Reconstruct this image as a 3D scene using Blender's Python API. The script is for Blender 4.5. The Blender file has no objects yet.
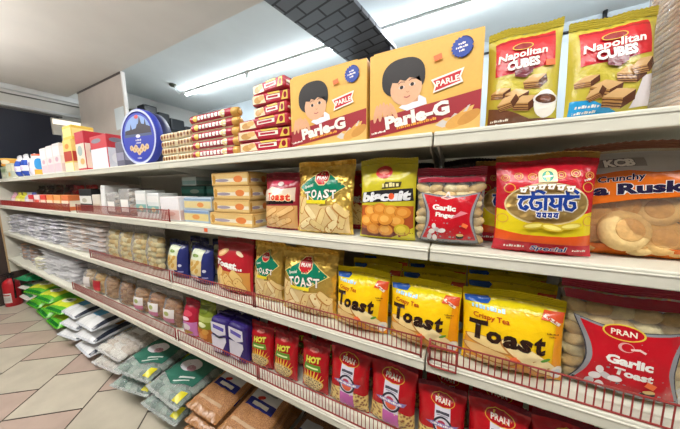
import bpy, bmesh, math, random
from mathutils import Vector, Matrix, noise
random.seed(7)
PI = math.pi
scene = bpy.context.scene
col = scene.collection
R = math.radians

# ------------------------------------------------------------------ materials
def lin(h):
    h = h.lstrip('#')
    c = [int(h[i:i + 2], 16) / 255 for i in (0, 2, 4)]
    return tuple(x / 12.92 if x <= 0.04045 else ((x + 0.055) / 1.055) ** 2.4 for x in c)

MATS = {}
def _base(key):
    m = bpy.data.materials.new(key); m.use_nodes = True
    nt = m.node_tree
    return m, nt, nt.nodes['Principled BSDF']

def mat(hexc, kind='film'):
    """procedural surface: film (glossy crinkled plastic), card, paint, metal, matte"""
    key = kind + hexc
    if key in MATS: return MATS[key]
    m, nt, b = _base(key)
    N, L = nt.nodes.new, nt.links.new
    tc = N('ShaderNodeTexCoord')
    nz = N('ShaderNodeTexNoise')
    P = {'film': (0.20, 34, 0.34, 0.05), 'card': (0.5, 120, 0.03, 0.05), 'paint': (0.45, 9, 0.02, 0.05), 'metal': (0.35, 14, 0.02, 0.04),
         'matte': (0.8, 40, 0.08, 0.10), 'food': (0.7, 70, 0.35, 0.22), 'wall': (0.85, 3, 0.02, 0.05), 'sheet': (0.3, 4, 0.3, 0.08), 'tile': (0.35, 6, 0.02, 0.12)}[kind]
    nz.inputs['Scale'].default_value = P[1]; nz.inputs['Detail'].default_value = 4
    L(tc.outputs['Object'], nz.inputs['Vector'])
    c = lin(hexc); v = P[3]
    mx = N('ShaderNodeMix'); mx.data_type = 'RGBA'
    mx.inputs[6].default_value = (*[x * (1 - v * 1.5) for x in c], 1)
    mx.inputs[7].default_value = (*[min(1, x * (1 + v * 1.5)) for x in c], 1)
    L(nz.outputs['Fac'], mx.inputs[0]); L(mx.outputs[2], b.inputs['Base Color'])
    bp = N('ShaderNodeBump'); bp.inputs['Strength'].default_value = P[2]; bp.inputs['Distance'].default_value = 0.01
    L(nz.outputs['Fac'], bp.inputs['Height']); L(bp.outputs['Normal'], b.inputs['Normal'])
    b.inputs['Roughness'].default_value = P[0]
    if kind == 'metal': b.inputs['Metallic'].default_value = 0.15
    MATS[key] = m
    return m

def gold(hexc='#ecc660', rough=0.26):
    key = 'foil' + hexc
    if key in MATS: return MATS[key]
    m, nt, b = _base(key)
    N, L = nt.nodes.new, nt.links.new
    tc = N('ShaderNodeTexCoord'); nz = N('ShaderNodeTexNoise'); nz.inputs['Scale'].default_value = 24; nz.inputs['Detail'].default_value = 2
    L(tc.outputs['Object'], nz.inputs['Vector'])
    bp = N('ShaderNodeBump'); bp.inputs['Strength'].default_value = 0.9; bp.inputs['Distance'].default_value = 0.02
    L(nz.outputs['Fac'], bp.inputs['Height']); L(bp.outputs['Normal'], b.inputs['Normal'])
    b.inputs['Base Color'].default_value = (*lin(hexc), 1); b.inputs['Metallic'].default_value = 0.7; b.inputs['Roughness'].default_value = rough
    MATS[key] = m
    return m

def speck(a, bcol, scale=160, thr=0.5):
    """two-colour crumbly food print (noodles, seeds, crumbs)"""
    key = 'speck' + a + bcol + str(scale)
    if key in MATS: return MATS[key]
    m, nt, b = _base(key)
    N, L = nt.nodes.new, nt.links.new
    tc = N('ShaderNodeTexCoord'); vo = N('ShaderNodeTexVoronoi'); vo.inputs['Scale'].default_value = scale
    L(tc.outputs['Object'], vo.inputs['Vector'])
    rp = N('ShaderNodeValToRGB'); rp.color_ramp.elements[0].position = thr - 0.25; rp.color_ramp.elements[1].position = thr + 0.1
    rp.color_ramp.elements[0].color = (*lin(a), 1); rp.color_ramp.elements[1].color = (*lin(bcol), 1)
    L(vo.outputs['Distance'], rp.inputs['Fac']); L(rp.outputs['Color'], b.inputs['Base Color'])
    bp = N('ShaderNodeBump'); bp.inputs['Strength'].default_value = 0.5; bp.inputs['Distance'].default_value = 0.004
    L(vo.outputs['Distance'], bp.inputs['Height']); L(bp.outputs['Normal'], b.inputs['Normal'])
    b.inputs['Roughness'].default_value = 0.45
    MATS[key] = m
    return m

def clear(tint='#ffffff', haze=0.12):
    """clear packaging film: see-through with a glossy skin"""
    key = 'clear' + tint + str(haze)
    if key in MATS: return MATS[key]
    m = bpy.data.materials.new(key); m.use_nodes = True
    nt = m.node_tree; nt.nodes.clear(); N, L = nt.nodes.new, nt.links.new
    out = N('ShaderNodeOutputMaterial'); tr = N('ShaderNodeBsdfTransparent'); gl = N('ShaderNodeBsdfPrincipled')
    tr.inputs['Color'].default_value = (*lin(tint), 1)
    gl.inputs['Base Color'].default_value = (0.8, 0.8, 0.8, 1); gl.inputs['Roughness'].default_value = 0.18
    lw = N('ShaderNodeLayerWeight'); lw.inputs['Blend'].default_value = 0.35
    tc = N('ShaderNodeTexCoord'); nz = N('ShaderNodeTexNoise'); nz.inputs['Scale'].default_value = 28; nz.inputs['Detail'].default_value = 3
    L(tc.outputs['Object'], nz.inputs['Vector'])
    bp = N('ShaderNodeBump'); bp.inputs['Strength'].default_value = 0.6; bp.inputs['Distance'].default_value = 0.02
    L(nz.outputs['Fac'], bp.inputs['Height']); L(bp.outputs['Normal'], gl.inputs['Normal']); L(bp.outputs['Normal'], lw.inputs['Normal'])
    ad = N('ShaderNodeMath'); ad.operation = 'MULTIPLY_ADD'; ad.inputs[1].default_value = 0.45; ad.inputs[2].default_value = haze
    L(lw.outputs['Fresnel'], ad.inputs[0])
    mx = N('ShaderNodeMixShader'); L(ad.outputs[0], mx.inputs[0]); L(tr.outputs[0], mx.inputs[1]); L(gl.outputs[0], mx.inputs[2])
    L(mx.outputs[0], out.inputs[0])
    MATS[key] = m
    return m

def emit(hexc, s):
    key = 'emit' + hexc + str(s)
    if key in MATS: return MATS[key]
    m, nt, b = _base(key)
    b.inputs['Base Color'].default_value = (*lin(hexc), 1)
    b.inputs['Emission Color'].default_value = (*lin(hexc), 1); b.inputs['Emission Strength'].default_value = s
    MATS[key] = m
    return m

def brick_mat():
    m, nt, b = _base('brick_wrap')
    N, L = nt.nodes.new, nt.links.new
    tc = N('ShaderNodeTexCoord'); br = N('ShaderNodeTexBrick')
    br.inputs['Color1'].default_value = (*lin('#73777f'), 1); br.inputs['Color2'].default_value = (*lin('#656972'), 1); br.inputs['Mortar'].default_value = (*lin('#23252c'), 1)
    br.inputs['Scale'].default_value = 1.0; br.inputs['Brick Width'].default_value = 0.2; br.inputs['Row Height'].default_value = 0.1; br.inputs['Mortar Size'].default_value = 0.008
    L(tc.outputs['Object'], br.inputs['Vector']); L(br.outputs['Color'], b.inputs['Base Color'])
    b.inputs['Roughness'].default_value = 0.4
    return m

# ------------------------------------------------------------------ mesh builder
class MB:
    def __init__(s): s.v, s.f, s.mi, s.sm, s.mats = [], [], [], [], []
    def mid(s, m):
        if m not in s.mats: s.mats.append(m)
        return s.mats.index(m)
    def add(s, vs, fs, m, smooth=True):
        o = len(s.v); k = s.mid(m)
        s.v.extend(tuple(p) for p in vs)
        for f in fs: s.f.append(tuple(i + o for i in f)); s.mi.append(k); s.sm.append(smooth)
        return s
    def box(s, x0, x1, y0, y1, z0, z1, m, bev=0.0, seg=2):
        if bev <= 0:
            vs = [(x, y, z) for z in (z0, z1) for y in (y0, y1) for x in (x0, x1)]
            return s.add(vs, [(0, 2, 3, 1), (4, 5, 7, 6), (0, 1, 5, 4), (2, 6, 7, 3), (0, 4, 6, 2), (1, 3, 7, 5)], m, False)
        bm = bmesh.new(); bmesh.ops.create_cube(bm, size=1)
        for v in bm.verts: v.co = Vector(((x0 + x1) / 2 + v.co.x * (x1 - x0), (y0 + y1) / 2 + v.co.y * (y1 - y0), (z0 + z1) / 2 + v.co.z * (z1 - z0)))
        bmesh.ops.bevel(bm, geom=bm.edges[:] + bm.verts[:], offset=bev, segments=seg, affect='EDGES', profile=0.5)
        s.bm(bm, m, False); return s
    def bm(s, bm, m, smooth=True):
        bm.verts.index_update()
        s.add([v.co for v in bm.verts], [[v.index for v in f.verts] for f in bm.faces], m, smooth); bm.free()
    def grid(s, fn, nu, nv, m, closed=False, flip=False, smooth=True):
        vs = [fn(i / nu, j / nv) for j in range(nv + 1) for i in range(nu + 1)]
        w = nu + 1; fs = []
        for j in range(nv):
            for i in range(nu):
                q = (j * w + i, j * w + i + 1, (j + 1) * w + i + 1, (j + 1) * w + i)
                fs.append(q[::-1] if flip else q)
        return s.add(vs, fs, m, smooth)
    def tube(s, pts, r, m, n=8, caps=True):
        pts = [Vector(p) for p in pts]; vs = []; fs = []
        for i, p in enumerate(pts):
            d = (pts[min(i + 1, len(pts) - 1)] - pts[max(i - 1, 0)]).normalized()
            a = d.cross(Vector((0, 0, 1)))
            if a.length < 1e-3: a = d.cross(Vector((0, 1, 0)))
            a.normalize(); b = d.cross(a)
            rr = r[i] if isinstance(r, (list, tuple)) else r
            vs += [p + (a * math.cos(2 * PI * k / n) + b * math.sin(2 * PI * k / n)) * rr for k in range(n)]
        for i in range(len(pts) - 1):
            for k in range(n): fs.append((i * n + k, i * n + (k + 1) % n, (i + 1) * n + (k + 1) % n, (i + 1) * n + k))
        if caps: fs.append(tuple(range(n))[::-1]); fs.append(tuple((len(pts) - 1) * n + k for k in range(n)))
        return s.add(vs, fs, m, True)
    def lathe(s, prof, m, n=32, axis='z', c=(0, 0, 0)):
        vs = []; fs = []
        for r, z in prof:
            for k in range(n):
                a = 2 * PI * k / n; p = (r * math.cos(a), r * math.sin(a), z)
                if axis == 'y': p = (r * math.cos(a), z, r * math.sin(a))
                if axis == 'x': p = (z, r * math.cos(a), r * math.sin(a))
                vs.append((p[0] + c[0], p[1] + c[1], p[2] + c[2]))
        for i in range(len(prof) - 1):
            for k in range(n): fs.append((i * n + k, i * n + (k + 1) % n, (i + 1) * n + (k + 1) % n, (i + 1) * n + k))
        fs.append(tuple(range(n))[::-1]); fs.append(tuple((len(prof) - 1) * n + k for k in range(n)))
        return s.add(vs, fs, m, True)
    def lump(s, c, rx, ry, rz, m, seed=0, bump=0.12, rot=None, n=10):
        bm = bmesh.new(); bmesh.ops.create_uvsphere(bm, u_segments=n, v_segments=max(5, n // 2 + 1), radius=1)
        for v in bm.verts:
            k = 1 + bump * noise.noise(v.co * 1.7 + Vector((seed * 3.1, seed, 0)))
            v.co = Vector((v.co.x * rx * k, v.co.y * ry * k, v.co.z * rz * k))
            if rot: v.co.rotate(rot)
            v.co += Vector(c)
        s.bm(bm, m)
        return s
    def build(s, name, parent=None):
        me = bpy.data.meshes.new(name); me.from_pydata(s.v, [], s.f)
        for m in s.mats: me.materials.append(m)
        me.polygons.foreach_set('material_index', s.mi); me.polygons.foreach_set('use_smooth', s.sm); me.update()
        o = bpy.data.objects.new(name, me); col.objects.link(o)
        if parent: o.parent = parent
        return o

# ------------------------------------------------------------------ object bookkeeping
def tag(o, label=None, cat=None, group=None, kind=None):
    if label: o['label'] = label
    if cat: o['category'] = cat
    if group: o['group'] = group
    if kind: o['kind'] = kind
    return o
def empty(name):
    o = bpy.data.objects.new(name, None); col.objects.link(o); o.empty_display_size = 0.05
    return o
def copy_tree(o, parent=None):
    c = o.copy(); col.objects.link(c)
    if parent: c.parent = parent
    for ch in list(o.children): copy_tree(ch, c)
    return c
PROTO = {}
def put(maker, args, label, cat, x, y, z, rz=0, rx=0, ry=0, group=None, sc=1.0):
    key = (maker.__name__,) + tuple(args)
    if key in PROTO: o = copy_tree(PROTO[key])
    else: o = PROTO[key] = maker(*args)
    if 'group' in o.keys(): del o['group']
    o.location = (x, y, z); o.rotation_euler = (R(rx), R(ry), R(rz)); o.scale = (sc,) * 3
    tag(o, label, cat, group)
    return o
def struct(name, mb, label=None, cat=None):
    o = mb.build(name); o['kind'] = 'structure'
    if label: o['label'] = label
    if cat: o['category'] = cat
    return o
ORD = ['topmost', 'second from the top', 'third from the top', 'fourth from the top', 'fifth from the top', 'sixth from the top', 'seventh from the top', 'eighth from the top', 'ninth from the top']

# ------------------------------------------------------------------ printed graphics laid into a surface
def tess(loops, step, cell=None):
    bm = bmesh.new()
    for vs, fs in loops:
        bv = [bm.verts.new((p[0], p[1], 0)) for p in vs]
        for f in fs:
            try: bm.faces.new([bv[i] for i in f])
            except ValueError: pass
    bmesh.ops.triangulate(bm, faces=[f for f in bm.faces if len(f.verts) > 4])
    if (step or cell) and bm.verts:
        for ax in (0, 1):
            st, o0 = (cell[ax], cell[2 + ax]) if cell else (step, 0.0)
            cs = [v.co[ax] for v in bm.verts]; a, b = min(cs), max(cs)
            k = math.ceil((a - o0) / st + 1e-4)
            while o0 + k * st < b - 1e-6:
                n = Vector((1, 0, 0)) if ax == 0 else Vector((0, 1, 0))
                bmesh.ops.bisect_plane(bm, geom=bm.verts[:] + bm.edges[:] + bm.faces[:], plane_co=n * (o0 + k * st), plane_no=n, dist=1e-7)
                k += 1
    bm.verts.index_update()
    out = ([(v.co.x, v.co.y) for v in bm.verts], [[v.index for v in f.verts] for f in bm.faces])
    bm.free()
    return out
TXT = {}
def text2d(s, bold=0.0, res=2):
    key = (s, bold, res)
    if key in TXT: return TXT[key]
    cu = bpy.data.curves.new('t', 'FONT'); cu.body = s; cu.size = 1; cu.offset = bold; cu.resolution_u = res; cu.fill_mode = 'FRONT'
    ob = bpy.data.objects.new('t', cu); col.objects.link(ob)
    dg = bpy.context.evaluated_depsgraph_get(); ev = ob.evaluated_get(dg); me = ev.to_mesh()
    vs = [(v.co.x, v.co.y) for v in me.vertices]; fs = [list(p.vertices) for p in me.polygons]
    ev.to_mesh_clear(); bpy.data.objects.remove(ob); bpy.data.curves.remove(cu)
    TXT[key] = (vs, fs)
    return TXT[key]

class Print:
    """draws flat shapes (metres from the panel's bottom centre) onto a surface fn(a, b, off) -> 3D point"""
    def __init__(s, mb, fn, step=0.01, lift=0.00008, base=0.0007): s.mb, s.fn, s.step, s.n, s.lift, s.base = mb, fn, step, 1, lift, base
    def raw(s, vs, fs, m):
        V, F = tess([(vs, fs)], s.step, getattr(s.fn, 'cell', None))
        off = s.base + s.n * s.lift; s.n += 1
        P = [s.fn(a, b, off) for a, b in V]
        for i, f in enumerate(F):
            if len(f) >= 3:
                (ax, ay), (bx, by), (cx, cy) = V[f[0]], V[f[1]], V[f[2]]
                if (bx - ax) * (cy - ay) - (by - ay) * (cx - ax) < 0: F[i] = f[::-1]
        s.mb.add(P, F, m, True)
    def poly(s, pts, m): s.raw(pts, [list(range(len(pts)))], m)
    def rect(s, a0, b0, a1, b1, m): s.poly([(a0, b0), (a1, b0), (a1, b1), (a0, b1)], m)
    def ell(s, ca, cb, ra, rb, m, rot=0, n=24, a0=0, a1=360):
        c, d = math.cos(R(rot)), math.sin(R(rot)); pts = []
        full = a1 - a0 >= 360
        for k in range(n if full else n + 1):
            t = R(a0 + (a1 - a0) * k / n); x, y = ra * math.cos(t), rb * math.sin(t); pts.append((ca + x * c - y * d, cb + x * d + y * c))
        s.poly(pts, m)
    def scrawl(s, ca, cb, h, w, m, rot=0, n=None):
        """a line of lettering too small or blurred to read: uneven upright dabs"""
        n = n or max(4, int(w / (h * .7))); c, d = math.cos(R(rot)), math.sin(R(rot)); vs = []; fs = []
        for k in range(n):
            x0 = -w / 2 + w * k / n; x1 = x0 + w / n * (.55 + .3 * ((k * 7) % 3) / 2); y1 = h * (.22 + .28 * ((k * 5 + 1) % 3) / 2)
            fs.append([len(vs) + i for i in range(4)]); vs += [(ca + x * c - y * d, cb + x * d + y * c) for x, y in ((x0, -h * .4), (x1, -h * .4), (x1, y1), (x0, y1))]
        s.raw(vs, fs, m)
    def slab(s, ca, cb, ra, rb, m, rot=0, n=28):
        c, d = math.cos(R(rot)), math.sin(R(rot)); pts = []
        for k in range(n):
            t = 2 * PI * k / n; x = ra * math.copysign(abs(math.cos(t)) ** .55, math.cos(t)); y = rb * math.copysign(abs(math.sin(t)) ** .55, math.sin(t)); pts.append((ca + x * c - y * d, cb + x * d + y * c))
        s.poly(pts, m)
    def star(s, ca, cb, r, m, n=16, q=0.84):
        s.poly([(ca + (r if k % 2 else r * q) * math.cos(PI * k / n), cb + (r if k % 2 else r * q) * math.sin(PI * k / n)) for k in range(2 * n)], m)
    def text(s, t, ca, cb, h, m, bold=0.02, shear=0, rot=0, w=None, arc=0, outline=None, ow=0.035, fn2=None):
        """centred at ca, cb; h = cap height; w squeezes to a width"""
        def lay(b, mm):
            vs, fs = text2d(t, b)
            if not vs: return
            v0, _ = text2d(t, bold)
            x0, x1 = min(p[0] for p in v0), max(p[0] for p in v0); k = h / 0.7
            sx = k if w is None else w / max(1e-6, x1 - x0)
            c, d = math.cos(R(rot)), math.sin(R(rot)); out = []
            for x, y in vs:
                X = (x - (x0 + x1) / 2) * sx; Y = (y - 0.35) * k; X += Y * shear
                if arc: Y -= arc * X * X
                if fn2: X, Y = fn2(X, Y)
                out.append((ca + X * c - Y * d, cb + X * d + Y * c))
            s.raw(out, fs, mm)
        if outline: lay(bold + ow, outline)
        lay(bold, m)
    def stroke(s, pts, wd, m):
        vs = []; fs = []
        for i in range(len(pts) - 1):
            (x0, y0), (x1, y1) = pts[i], pts[i + 1]; L = math.hypot(x1 - x0, y1 - y0) or 1
            nx, ny = -(y1 - y0) / L * wd / 2, (x1 - x0) / L * wd / 2; ex, ey = (x1 - x0) / L * wd * .3, (y1 - y0) / L * wd * .3
            fs.append([len(vs) + k for k in range(4)])
            vs += [(x0 + nx - ex, y0 + ny - ey), (x0 - nx - ex, y0 - ny - ey), (x1 - nx + ex, y1 - ny + ey), (x1 + nx + ex, y1 + ny + ey)]
        s.raw(vs, fs, m)
    def ring(s, ca, cb, ra, rb, wd, m, n=24):
        vs = []; fs = []
        for k in range(n):
            t = 2 * PI * k / n; vs += [(ca + ra * math.cos(t), cb + rb * math.sin(t)), (ca + (ra - wd) * math.cos(t), cb + (rb - wd) * math.sin(t))]
        for k in range(n): j = (k + 1) % n; fs.append([2 * k, 2 * j, 2 * j + 1, 2 * k + 1])
        s.raw(vs, fs, m)
    def blob(s, ca, cb, ra, rb, hgt, m, rot=0, n=16, rings=4, seed=0, p=2.0):
        """a raised lump of food pressing against the film"""
        c, d = math.cos(R(rot)), math.sin(R(rot)); vs = [s.fn(ca, cb, hgt)]; fs = []
        for i in range(1, rings + 1):
            r = i / rings
            for k in range(n):
                t = 2 * PI * k / n; q = 1 + 0.07 * noise.noise(Vector((math.cos(t) * 1.5 + seed * 5, math.sin(t) * 1.5, seed)))
                x, y = ra * r * q * math.cos(t), rb * r * q * math.sin(t)
                vs.append(s.fn(ca + x * c - y * d, cb + x * d + y * c, hgt * (1 - r ** p) + 0.0006 * s.n * 0 - 0.001))
        for k in range(n): fs.append((0, 1 + k, 1 + (k + 1) % n))
        for i in range(rings - 1):
            for k in range(n):
                a, b = 1 + i * n + k, 1 + i * n + (k + 1) % n
                fs.append((a, a + n, b + n, b))
        s.mb.add(vs, fs, m, True)
    def done(s): return s

# ------------------------------------------------------------------ pillow bags
NU, NV = 22, 26
def bag_fn(w, h, t, seed=0, pinch=0.07, wr=0.003, seal=0.07, low=0.9, side=-1, flat=2.4):
    def prof(s, p): return max(0.0, 1 - abs(2 * s - 1) ** p) ** 0.6
    def raw(a, b, sd):
        off = 0.0
        u = min(1, max(0, a / w + 0.5)); v = min(1, max(0, b / h))
        vv = min(1, max(0, (v - seal * .4) / (1 - seal * 1.4))) ** low
        bu, bv = prof(u, flat), prof(vv, 2.6)
        th = t / 2 * bu * bv
        x = a * (1 - pinch * bv)
        nz = noise.noise(Vector((a * 22, b * 22, seed * 7.3 + sd))) + 0.35 * noise.noise(Vector((a * 48, b * 48, seed * 3.3)))
        nz += 1.1 * noise.noise(Vector((a * 11 + b * 6, b * 9, seed * 5.1 + sd)))
        d = min(v, 1 - v) * h
        nz = nz * (0.25 + 0.75 * bu * bv) + 0.9 * math.sin(u * 46 + seed) * math.exp(-d / 0.025) * bu
        y = sd * (th + off) + 1.3 * wr * nz * (1 if bu > 0.02 else 0)
        z = b + 0.012 * h * math.sin(u * 7 + seed * 2) * v ** 3 - 0.02 * h * (1 - bu) * (v - .5) * 2 * 0.6
        return Vector((x, y, z))
    grids = {}
    def fn(a, b, off=0.0, sd=side):
        if sd not in grids: grids[sd] = [[raw((i / NU - .5) * w, j / NV * h, sd) for i in range(NU + 1)] for j in range(NV + 1)]
        G = grids[sd]; fu = min(1, max(0, a / w + .5)) * NU; fv = min(1, max(0, b / h)) * NV
        i, j = min(NU - 1, int(fu)), min(NV - 1, int(fv)); s, t_ = fu - i, fv - j
        p = (G[j][i] * (1 - s) + G[j][i + 1] * s) * (1 - t_) + (G[j + 1][i] * (1 - s) + G[j + 1][i + 1] * s) * t_
        return Vector((p.x, p.y + sd * off, p.z))
    fn.cell = (w / NU, h / NV, -w / 2, 0.0)
    return fn
def bag_shell(mb, fn, w, h, m, nu=22, nv=26, back=None):
    nu, nv = NU, NV
    mb.grid(lambda u, v: fn((u - .5) * w, v * h, 0, -1), nu, nv, m)
    mb.grid(lambda u, v: fn((u - .5) * w, v * h, 0, 1), nu, nv, back or m, flip=True)
def host(root):
    for n in ('pouch', 'printed_front', 'clear_film', 'carton'):
        for c in root.children:
            if c.name.split('.')[0] == n: return c
    return root
def seal_strip(root, fn, w, h, m, top=True, ht=0.016, name=None):
    """crimped heat seal along the top edge of a bag"""
    mb = MB(); n = 40
    def g(sd):
        def q(u, v):
            p = fn((u - .5) * w, h if top else 0, 0, -1); p = Vector((p.x, p.y * 0.3, p.z))
            k = 0.0009 * (1 if int(v * 8 + .1) % 2 else -1)
            return Vector((p.x, p.y + sd * 0.0008 + k + 0.0015 * math.sin(u * 17) * v, p.z + (v * ht if top else -v * ht + ht) + (0.0018 if int(u * n) % 2 and v > .99 else 0)))
        return q
    mb.grid(g(-1), n, 8, m, smooth=False); mb.grid(g(1), n, 8, m, flip=True, smooth=False)
    return mb.build(name or ('top_seal' if top else 'bottom_seal'), host(root))
def sticker(root, fn, a, b, s=0.014, hexc='#f0713a', rot=10, lift=0.008):
    mb = MB(); p = Print(mb, fn, 0.01, .0001, lift)
    c, d = math.cos(R(rot)), math.sin(R(rot)); q = [(-s, -s * .7), (s, -s * .7), (s, s * .7), (-s, s * .7)]
    q = [(a + x * c * .5 - y * d * .5, b + x * d * .5 + y * c * .5) for x, y in q]
    p.poly(q, mat(hexc, 'card')); p.n = 1
    o = mb.build('price_sticker', host(root)); o['label'] = 'orange price sticker'
    return o
# ------------------------------------------------------------------ products
WHITE, BLACK = mat('#f2f0ea'), mat('#1a1614')
CREAM, CRUST, TOASTY = mat('#e6cc8c'), mat('#b9803f'), mat('#d9b06a')

def flat_fn(y):
    return lambda a, b, off=0.0: Vector((a, y - off, b))

def child_biscuit_carton(w, h, d):
    r = empty('biscuit_carton'); mb = MB()
    Y = mat('#dcae52', 'card'); RED = mat('#9c1f2b', 'card'); W = mat('#f4efe4', 'card')
    mb.box(-w / 2, w / 2, -d / 2, d / 2, 0, h, Y, 0.002)
    p = Print(mb, flat_fn(-d / 2), 0)
    X = lambda u: (u - .5) * w
    Z = lambda v: v * h
    def P(*q): return [(X(a), Z(b)) for a, b in q]
    p.poly(P((.004, .012), (.996, .17), (.996, .40), (.004, .24)), RED)
    p.poly(P((.56, .10), (.64, .105), (.72, .15), (.80, .15), (.88, .23), (.95, .25), (.93, .19), (.996, .172), (.996, .012), (.25, .012), (.40, .055)), mat('#e2b464', 'card'))
    p.poly(P((.64, .085), (.70, .135), (.74, .11), (.80, .19), (.85, .16), (.90, .25), (.92, .26), (.88, .16), (.84, .12), (.78, .06), (.70, .05)), mat('#c9c3bf', 'card'))
    p.ell(X(.83), Z(.11), .03, .014, mat('#d7a14e', 'card'), 25); p.ell(X(.91), Z(.13), .026, .012, mat('#c98f3f', 'card'), 30)
    # plain child portrait: hair, face, neck, shirt
    hair, skin = mat('#191315', 'card'), mat('#dcab87', 'card')
    p.poly(P((.30, .34), (.38, .29), (.56, .335), (.55, .40), (.49, .45), (.40, .42)), mat('#dfe3ee', 'card'))
    p.poly(P((.36, .38), (.48, .38), (.48, .52), (.35, .52)), mat('#c9946e', 'card'))
    p.poly([(X(.335 + .205 * abs(math.cos(t)) ** .8 * math.copysign(1, math.cos(t))), Z(.665 + (.225 if math.sin(t) > 0 else .20) * abs(math.sin(t)) ** .85 * math.copysign(1, math.sin(t)))) for t in [2 * PI * k / 36 for k in range(36)]], hair)
    p.ell(X(.365), Z(.545), w * .148, h * .185, skin, -4, 30)
    p.poly([(X(.215), Z(.56)), (X(.235), Z(.635)), (X(.29), Z(.622)), (X(.31), Z(.655)), (X(.36), Z(.63)), (X(.40), Z(.662)), (X(.45), Z(.64)), (X(.49), Z(.66)), (X(.505), Z(.59)), (X(.535), Z(.66)), (X(.50), Z(.76)), (X(.38), Z(.80)), (X(.24), Z(.76)), (X(.18), Z(.66))], hair)
    for u, v in ((.325, .565), (.425, .580)):
        p.ell(X(u), Z(v), .0075, .0042, mat('#e6d3c6', 'card'), 4, 14); p.ell(X(u), Z(v), .0048, .0045, mat('#2a1a16', 'card'), 0, 14)
        p.stroke([(X(u - .032), Z(v + .045)), (X(u - .005), Z(v + .062)), (X(u + .03), Z(v + .055))], .0018, mat('#6d4b3c', 'card'))
    p.stroke([(X(.372), Z(.51)), (X(.385), Z(.498)), (X(.398), Z(.508))], .0016, mat('#bd8462', 'card'))
    p.stroke([(X(.352), Z(.452)), (X(.378), Z(.442)), (X(.405), Z(.456))], .0026, mat('#b8605a', 'card'))
    for k in range(5): p.ell(X(.07 + .045 * k), Z(.30 + .012 * (k % 3)), .006, .024, mat('#d9a47e', 'card'), -10 + 9 * k, 12)
    p.text('Parle-G', X(.46), Z(.222), .030, W, .05, 0.0, 7.6, w=.158)
    for u, v in ((.195, .19), (.255, .16)): pass
    p.scrawl(X(.47), Z(.130), .0075, .10, mat('#f0a63a', 'card'), 7.5)
    p.scrawl(X(.10), Z(.075), .006, .04, W, 7)
    c, b = (.72, .565), 8
    p.poly(P((.59, .58), (.86, .645), (.835, .56), (.855, .50), (.61, .435), (.625, .51)), W)
    p.poly(P((.61, .565), (.84, .622), (.82, .56), (.835, .515), (.625, .455), (.64, .51)), mat('#c4202b', 'card'))
    p.text('PARLE', X(.73), Z(.54), .0125, W, .03, 0, 8, w=.05)
    p.star(X(.835), Z(.85), .0235, mat('#24439e', 'card'), 18, .86)
    for k, t in enumerate((.016, .026, .012)): p.scrawl(X(.835), Z(.885 - .035 * k), .0050, t, W, 6)
    mb.build('carton', r)
    f = MB(); f.box(-w / 2 + .002, w / 2 - .002, -d / 2 + .002, d / 2 - .01, h - .001, h + .0018, mat('#c9994a', 'card'), 0.0006); f.box(-w / 2 + .01, w / 2 - .03, -d / 2 + .004, -d / 2 + .005, h, h + .006, Y)
    f.build('top_flap', r)
    sticker(r, flat_fn(-d / 2), X(.645), Z(.80), .018, rot=12, lift=.005)
    return r

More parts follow.
